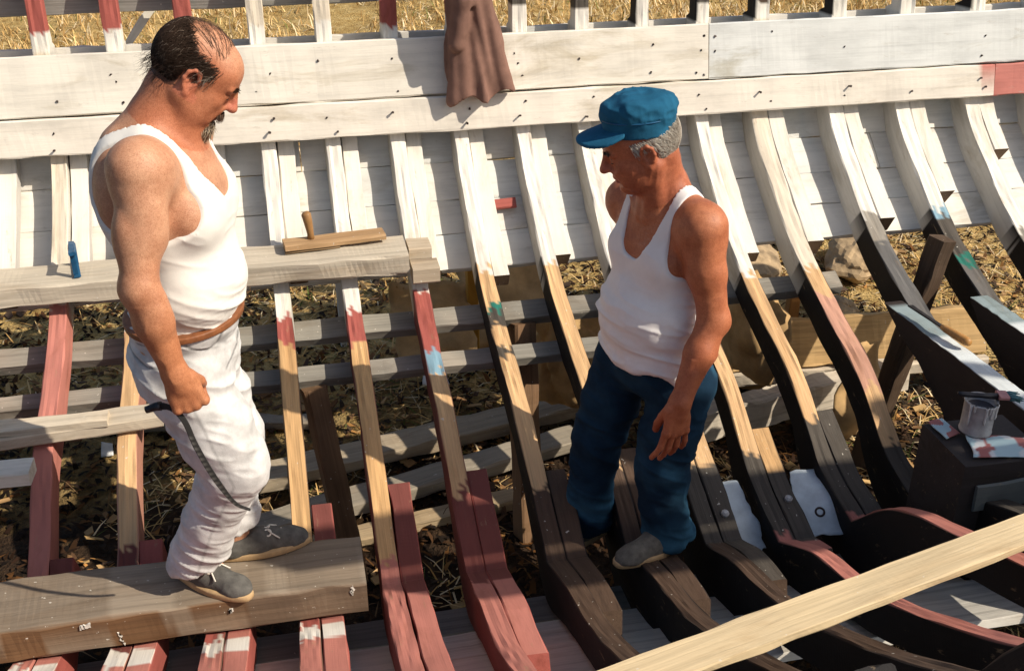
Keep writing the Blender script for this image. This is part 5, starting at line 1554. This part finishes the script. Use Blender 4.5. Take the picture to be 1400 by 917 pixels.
# ---------------- the man in the blue cap at the right
def man_right():
    root = empty('person', W((1.0, 2.75, -2.30)), 'older man in blue cap, white tank top and dark blue jeans standing on the frames', 'person')
    fwd = unit((-0.93, -0.36, 0)); lf = np.array([-fwd[1], fwd[0], 0])     # lf = his left (towards the camera)
    up = np.array([0, 0, 1.0]); RT = np.stack([fwd, lf, up])
    H = HeadFrame(W((0.950, 2.775, -0.950)), (-0.97, 0.22), math.radians(22), sc=1.0)
    T = Fig()
    nb = W((1.045, 2.79, -1.115))
    shL, shR = W((1.092, 2.625, -1.150)), W((0.985, 2.960, -1.185))
    T.add(P_ell(W((1.045, 2.79, -1.30)), (0.112, 0.152, 0.20), RT))
    T.add(P_ell(W((1.005, 2.775, -1.465)), (0.120, 0.152, 0.135), RT), 0.05)
    T.add(P_ell(W((1.050, 2.79, -1.62)), (0.118, 0.155, 0.12), RT), 0.05)
    for s in (-1, 1):
        T.add(P_ell(W((1.045, 2.79, -1.285)) + fwd * 0.070 + lf * 0.070 * s, (0.045, 0.070, 0.062), RT), 0.04)
        T.add(P_ell(W((1.045, 2.79, -1.26)) - fwd * 0.062 + lf * 0.075 * s, (0.048, 0.068, 0.10), RT), 0.04)
        T.add(P_cone(nb + np.array([0.0, 0, 0.035]), nb + lf * 0.115 * s + np.array([0.0, 0, -0.012]), 0.045, 0.040), 0.035)
    T.add(P_cone(shL + np.array([-0.01, .03, -0.02]), shR + np.array([0.0, -.03, -0.01]), 0.056, 0.056), 0.05)
    F = Fig(); F.ops = list(T.ops)
    F.add(P_cone(nb + np.array([0, 0, -0.03]), H.p(-0.035, 0, -0.045), 0.062, 0.060), 0.03)
    F.add(P_cone(nb + fwd * 0.03 + np.array([0, 0, -0.03]), H.p(-0.005, 0, -0.075), 0.050, 0.045), 0.03)
    for s in (-1, 1):
        F.add(P_cone(nb + fwd * 0.080 + lf * 0.016 * s + np.array([0, 0, -0.045]), nb + fwd * 0.035 + lf * 0.125 * s + np.array([0, 0, -0.015]), 0.013, 0.011), 0.016)
        F.add(P_cone(nb + fwd * 0.078 + lf * 0.012 * s + np.array([0, 0, -0.045]), H.p(-0.018, 0.056 * s, -0.05), 0.013, 0.015), 0.018)
    build_head(F, H, jowl=1.15, nose=1.15, older=True)
    for s in (0.018, -0.012):                                # neck tendons
        F.add(P_cone(H.p(-0.02, 0.055, -0.06), nb + fwd * 0.06 + lf * (0.02 + s) + np.array([0, 0, -0.03]), 0.012, 0.012), 0.02)
    el, wr = W((1.128, 2.575, -1.415)), W((1.020, 2.505, -1.632))
    F.add(P_cone(shL, shL + np.array([0.005, 0, -0.03]), 0.066, 0.062), 0.04)
    F.add(P_cone(shL, shL * 0.5 + el * 0.5, 0.060, 0.050), 0.03)
    F.add(P_cone(shL * 0.5 + el * 0.5, el, 0.050, 0.042), 0.02)
    F.add(P_ell(shL * 0.6 + el * 0.4 + np.array([-0.014, -0.008, 0]), (0.040, 0.040, 0.075)), 0.03)
    F.add(P_cone(el, el * 0.62 + wr * 0.38, 0.042, 0.043), 0.02)
    F.add(P_cone(el * 0.62 + wr * 0.38, wr, 0.043, 0.027), 0.02)
    F.add(P_ell(el + np.array([0.016, 0.0, -0.004]), (0.030, 0.032, 0.038)), 0.02)
    hand(F, wr, (-0.10, -0.12, -0.98), (0.22, -1, 0.10), (-0.97, -0.25, 0.1), [(0.12, 0.30, 0.2), (0.16, 0.32, 0.2), (0.20, 0.34, 0.2), (0.16, 0.36, 0.2)], spread=1.1, size=1.04,
         thumb=(0.80, 0.10, -0.75), thumb2=(0.95, -0.1, -0.4), wr=0.027)
    e2, w2 = W((1.06, 3.02, -1.42)), W((1.10, 2.98, -1.62))
    F.add(P_cone(shR, shR, 0.062, 0.062), 0.04); F.add(P_cone(shR, e2, 0.056, 0.042), 0.03); F.add(P_cone(e2, w2, 0.042, 0.027), 0.02)
    hand(F, w2, (-0.15, -0.03, -0.98), (-0.05, 1, 0), (-0.98, -0.05, 0.15), [(0.4, 0.5, 0.3)] * 4)
    legs = ((W((1.105, 2.700, -1.68)), W((1.07, 2.685, -1.84)), W((1.052, 2.680, -1.97)), W((1.060, 2.68, -2.12)), W((1.090, 2.672, -2.245))),
            (W((0.985, 2.885, -1.68)), W((0.935, 2.89, -1.85)), W((0.900, 2.89, -2.00)), W((0.890, 2.91, -2.18)), W((0.895, 2.925, -2.36))))
    for a, b, c, d, e in legs:
        F.add(P_cone(a, c, 0.072, 0.052), 0.02); F.add(P_cone(c, e, 0.052, 0.040), 0.02); F.add(P_cone(e, e + np.array([-0.05, 0, -0.02]), 0.038, 0.03), 0.01)
    g = Grid(W((0.68, 2.38, -2.42)), W((1.26, 3.14, -0.80)), 0.0033)
    F.run(g)
    def col(V, N):
        n = len(V); z = V[:, 2] - Z0; q = H.loc(V)
        C = np.tile(np.array([0.44, 0.160, 0.075]), (n, 1))
        def mixc(w, c):
            w = np.clip(w, 0, 1)[:, None]; C[:] = C * (1 - w) + np.array(c) * w
        inh = (np.linalg.norm((V - H.c), axis=1) < 0.18)
        mixc(inh * 0.8, (0.42, 0.145, 0.075))
        mixc((-1.40 - z) / 0.15 * (V[:, 1] < 2.64), (0.38, 0.125, 0.058))
        mixc(np.clip(1 - np.abs(q[:, 0] - 0.112) / 0.022, 0, 1) * (np.abs(q[:, 1]) < 0.022) * (np.abs(q[:, 2] + 0.032) < 0.025), (0.46, 0.15, 0.09))
        lips = (q[:, 0] > 0.088) & (np.abs(q[:, 2] + 0.0715) < 0.011) & (np.abs(q[:, 1]) < 0.022)
        mixc(lips * 0.8, (0.36, 0.12, 0.09))
        mixc(np.clip(1 - np.linalg.norm(V - W((1.10, 2.57, -1.10)), axis=1) / 0.07, 0, 1), (0.52, 0.22, 0.11))
        wr_ = folds(V, (30, 30, 95), 1.0, 7) * (np.linalg.norm(V - H.p(0.0, 0.05, -0.08), axis=1) < 0.10)
        mixc(wr_ * 0.35, (0.25, 0.07, 0.035))
        spots = (vnoise(V * 70 + 4) > 0.74)
        mixc(spots * 0.25, (0.28, 0.09, 0.05))
        hs = (vnoise(V * 300) > 0.6) * np.clip(1 - np.linalg.norm(V - W((0.93, 2.70, -1.20)), axis=1) / 0.08, 0, 1)
        mixc(hs * 0.3, (0.5, 0.42, 0.36))
        return np.c_[C, np.ones(n)]
    bumps = lambda V, N: (vnoise(V * 42) - 0.5) * 0.0018 + folds(V, (60, 60, 24), 0.0016, 5) * (np.linalg.norm(V - H.p(-0.02, 0.05, -0.09), axis=1) < 0.09) + (folds(V, (28, 28, 14), 0.002, 3)) * (V[:, 2] - Z0 < -1.5) * (V[:, 1] < 2.6)
    figure_mesh('body', g, M['skin'], root, col, 0.35, bumps)
    # tank top, hanging out over the jeans
    Tk = Fig(); Tk.ops = list(T.ops)
    Tk.add(P_ell(W((1.030, 2.785, -1.60)), (0.128, 0.162, 0.10), RT), 0.05)
    g = Grid(W((0.76, 2.54, -1.76)), W((1.27, 3.04, -1.02)), 0.0038)
    Tk.run(g, 0.006)
    def tank(P):
        q = P - nb; s = q @ lf; f = q @ fwd; u = q[..., 2]
        fn = np.where(f > 0.01, -0.165, -0.15)
        wn = 0.078 * np.clip((u - fn) / 0.15, 0, 1) ** 0.36
        nk = np.minimum(wn - np.abs(s), u - fn)
        sa = np.abs(s) - (0.110 + 0.9 * np.clip(-0.10 - u, 0, 1) ** 1.35 + 2.0 * np.clip(-0.22 - u, 0, 1))
        hem = -(P[..., 2] - Z0 + 1.625 + 0.22 * (P[..., 0] - 1.0) + 0.012 * np.sin(P[..., 0] * 30) + 0.03 * (2.7 - P[..., 1]))
        return np.maximum(np.maximum(nk, sa * 0.8), hem)
    g.clip(tank)
    def tf(V, N):
        z = V[:, 2] - Z0; D = V.copy(); D[:, 2] += 0.25 * V[:, 0]
        low = np.clip((-1.32 - z) / 0.15, 0, 1)
        return folds(D, (5, 5, 32), 0.010, 4) * low + folds(D, (10, 10, 26), 0.006, 2) * (0.4 + low) * np.clip((-1.16 - z) / 0.06, 0, 1) + folds(V, (40, 40, 60), 0.0012, 3) * low
    figure_mesh('tank_top', g, M['cotton'], root, flat_col((0.76, 0.73, 0.70)), 1, tf)
    J = Fig()
    J.add(P_ell(W((1.048, 2.79, -1.66)), (0.130, 0.165, 0.11), RT)); J.add(P_ell(W((1.045, 2.79, -1.57)), (0.124, 0.160, 0.07), RT), 0.03)
    for a, b, c, d, e in legs:
        J.add(P_cone(a, b, 0.101, 0.086), 0.03); J.add(P_cone(b, c, 0.086, 0.077), 0.025); J.add(P_cone(c, d, 0.077, 0.072), 0.012); J.add(P_cone(d, e, 0.072, 0.076), 0.012)
    g = Grid(W((0.74, 2.52, -2.44)), W((1.28, 3.06, -1.50)), 0.005)
    J.run(g)
    g.clip(lambda P: np.maximum(P[..., 2] - Z0 + 1.56, -(P[..., 2] - Z0 + 2.245 - 0.10 * (P[..., 0] - 1.07) * (P[..., 0] > 0.98) + 0.11 * (P[..., 0] < 0.98) + 0.010 * np.sin(P[..., 0] * 60))))
    def jf(V, N):
        z = V[:, 2] - Z0; D = V.copy(); D[:, 2] += 0.35 * V[:, 0]
        kn = np.exp(-((z + 1.98) / 0.16) ** 2); an = np.exp(-((z + 2.25) / 0.10) ** 2)
        return folds(D, (5, 5, 18), 0.010, 5) * (kn + 0.35) + folds(D, (9, 9, 32), 0.010, 8) * an + folds(D, (15, 15, 34), 0.0045, 1) - 0.003
    def jc(V, N):
        C = np.tile(np.array([0.008, 0.026, 0.050, 1.0]), (len(V), 1))
        w = vnoise(V * 8) * 0.6 + vnoise(V * 24) * 0.4
        z = V[:, 2] - Z0
        kn = 0.55 * np.exp(-((z + 1.98) / 0.11) ** 2 - ((V[:, 0] - 1.03) / 0.06) ** 2) + 0.8 * np.clip((N[:, 0] - 0.5) * 2, 0, 0.5) + 0.7 * np.exp(-((z + 2.25) / 0.06) ** 2)  # knee and hem wear, plus sunlit right side painted into the colour
        f = np.clip(kn * np.clip((w - 0.36) * 5, 0, 1) + (w - 0.5) * 0.4, 0, 1)
        C[:, :3] = C[:, :3] * (1 - f[:, None]) + np.array([0.045, 0.14, 0.22]) * f[:, None]
        return C
    jo = figure_mesh('jeans', g, M['denim'], root, jc, 1, jf)
    shoe(root, (1.150, 2.680, -2.275), (0.915, 2.605, -2.270), M['canvas_shoe'], L=0.27, laces=False, height=0.065)
    shoe(root, (0.985, 2.97, -2.42), (0.73, 2.88, -2.40), M['canvas_shoe'], L=0.27, laces=False, height=0.065)
    # cap
    def cl(P): return H.loc(P)
    g = Grid(H.c - 0.24, H.c + 0.24, 0.004)
    # the cap sits level although the head is bowed a little
    K = HeadFrame(H.p(-0.016, 0, 0.056), (-0.97, 0.22), math.radians(6), sc=1.0)
    P = g.all(); q = K.loc(P)
    rad = np.sqrt((q[..., 0] / 1.0) ** 2 + (q[..., 1] / 0.86) ** 2)
    hgt = q[..., 2]
    R_at = np.interp(hgt, [-0.02, 0.0, 0.03, 0.06, 0.085], [0.100, 0.101, 0.102, 0.100, 0.093])
    topz = 0.070 + 0.012 * np.cos(np.clip(rad / 0.11, 0, 1.4) * 1.4) - 0.10 * np.clip(-q[..., 0] * 0.0, 0, 1) + 0.06 * q[..., 0] * (q[..., 0] < 0) - 0.20 * np.clip(q[..., 0] - 0.03, 0, 1)
    a = rad - R_at; b = hgt - topz; c = -0.024 - hgt
    k = 0.024; h = np.maximum(k - np.abs(a - b), 0) / k
    crown = np.maximum(a, b) + h * h * k * 0.25
    crown = np.maximum(crown, c)
    g.d = crown.astype(np.float32)
    def capd(V, N):
        q = K.loc(V)
        up_ = np.clip(q[:, 2] / 0.03, 0, 1)
        return ((vnoise(V * 16) - 0.5) * 0.010 + folds(V, (22, 22, 60), 0.006, 6) + folds(V, (45, 45, 30), 0.0025, 2)) * up_ - 0.001
    def capc(V, N):
        C = np.tile(np.array([0.016, 0.105, 0.190, 1.0]), (len(V), 1)); C[:, :3] *= (0.8 + 0.4 * vnoise(V * 20))[:, None]
        return C
    cap = figure_mesh('cap', g, M['capcloth'], root, capc, 2, capd)
    g = Grid(H.c - 0.24, H.c + 0.24, 0.003)
    q = K.loc(g.all())
    z = 0.002 - 0.30 * (q[..., 0] - 0.085) - 2.2 * q[..., 1] ** 2
    out = np.sqrt(((q[..., 0] - 0.085) / 0.090) ** 2 + (q[..., 1] / 0.094) ** 2) - 1
    v = np.maximum(np.abs(q[..., 2] - z + 0.006) * 0.9 - 0.0045, out * 0.09)
    g.d = np.maximum(v, -(q[..., 0] - 0.045)).astype(np.float32)
    V, Q = g.mesh(); V = lap_smooth(V, Q, 2)
    np_mesh('visor', V, Q, M['capcloth'], cap, attrs={'Col': ('FLOAT_COLOR', capc(V, V))})
    # sweatband seam of the cap
    th = np.linspace(0, 2 * np.pi, 60)
    np_mesh('band_seam', *tube_np([K.p(0.1025 * math.cos(x), 0.0885 * math.sin(x), 0.022) for x in th], 0.0022, 6, caps=False), M['blue_metal'], cap)
    # short grey hair below the cap
    def test(f, l, u, r):
        return (u < 0.030 + 0.2 * np.maximum(-f - 0.04, 0)) & (u > -0.058 - 0.35 * (f + 0.1) + 0.012 * r) & (f < 0.030) & ((f < -0.034) | (u > 0.004) | ((f > 0.006) & (f < 0.026) & (u > -0.026)))
    P, N, q = on_skull(H, 4200, test, 15, 0.002)
    R = np.random.default_rng(14)
    c = np.array([[0.60, 0.55, 0.47], [0.45, 0.40, 0.33], [0.25, 0.20, 0.16]])[R.choice(3, len(P), p=[.5, .33, .17])]
    fl = (-0.75 * H.f - 0.8 * H.u)[None] + 0 * P
    V, Q, C = strands(P, N, fl, R.uniform(0.014, 0.030, len(P)), np.full(len(P), 0.0009), c, 0.22, 4, 0.10, 0.22, 16, follow_skull(H, 0.002))
    np_mesh('hair', V, Q, M['hair'], root, attrs={'Col': ('FLOAT_COLOR', C)})
    brow(root, H, R, [[0.10, 0.07, 0.05], [0.3, 0.26, 0.22]], 1.0)
    eyes(root, H)
man_left()
man_right()
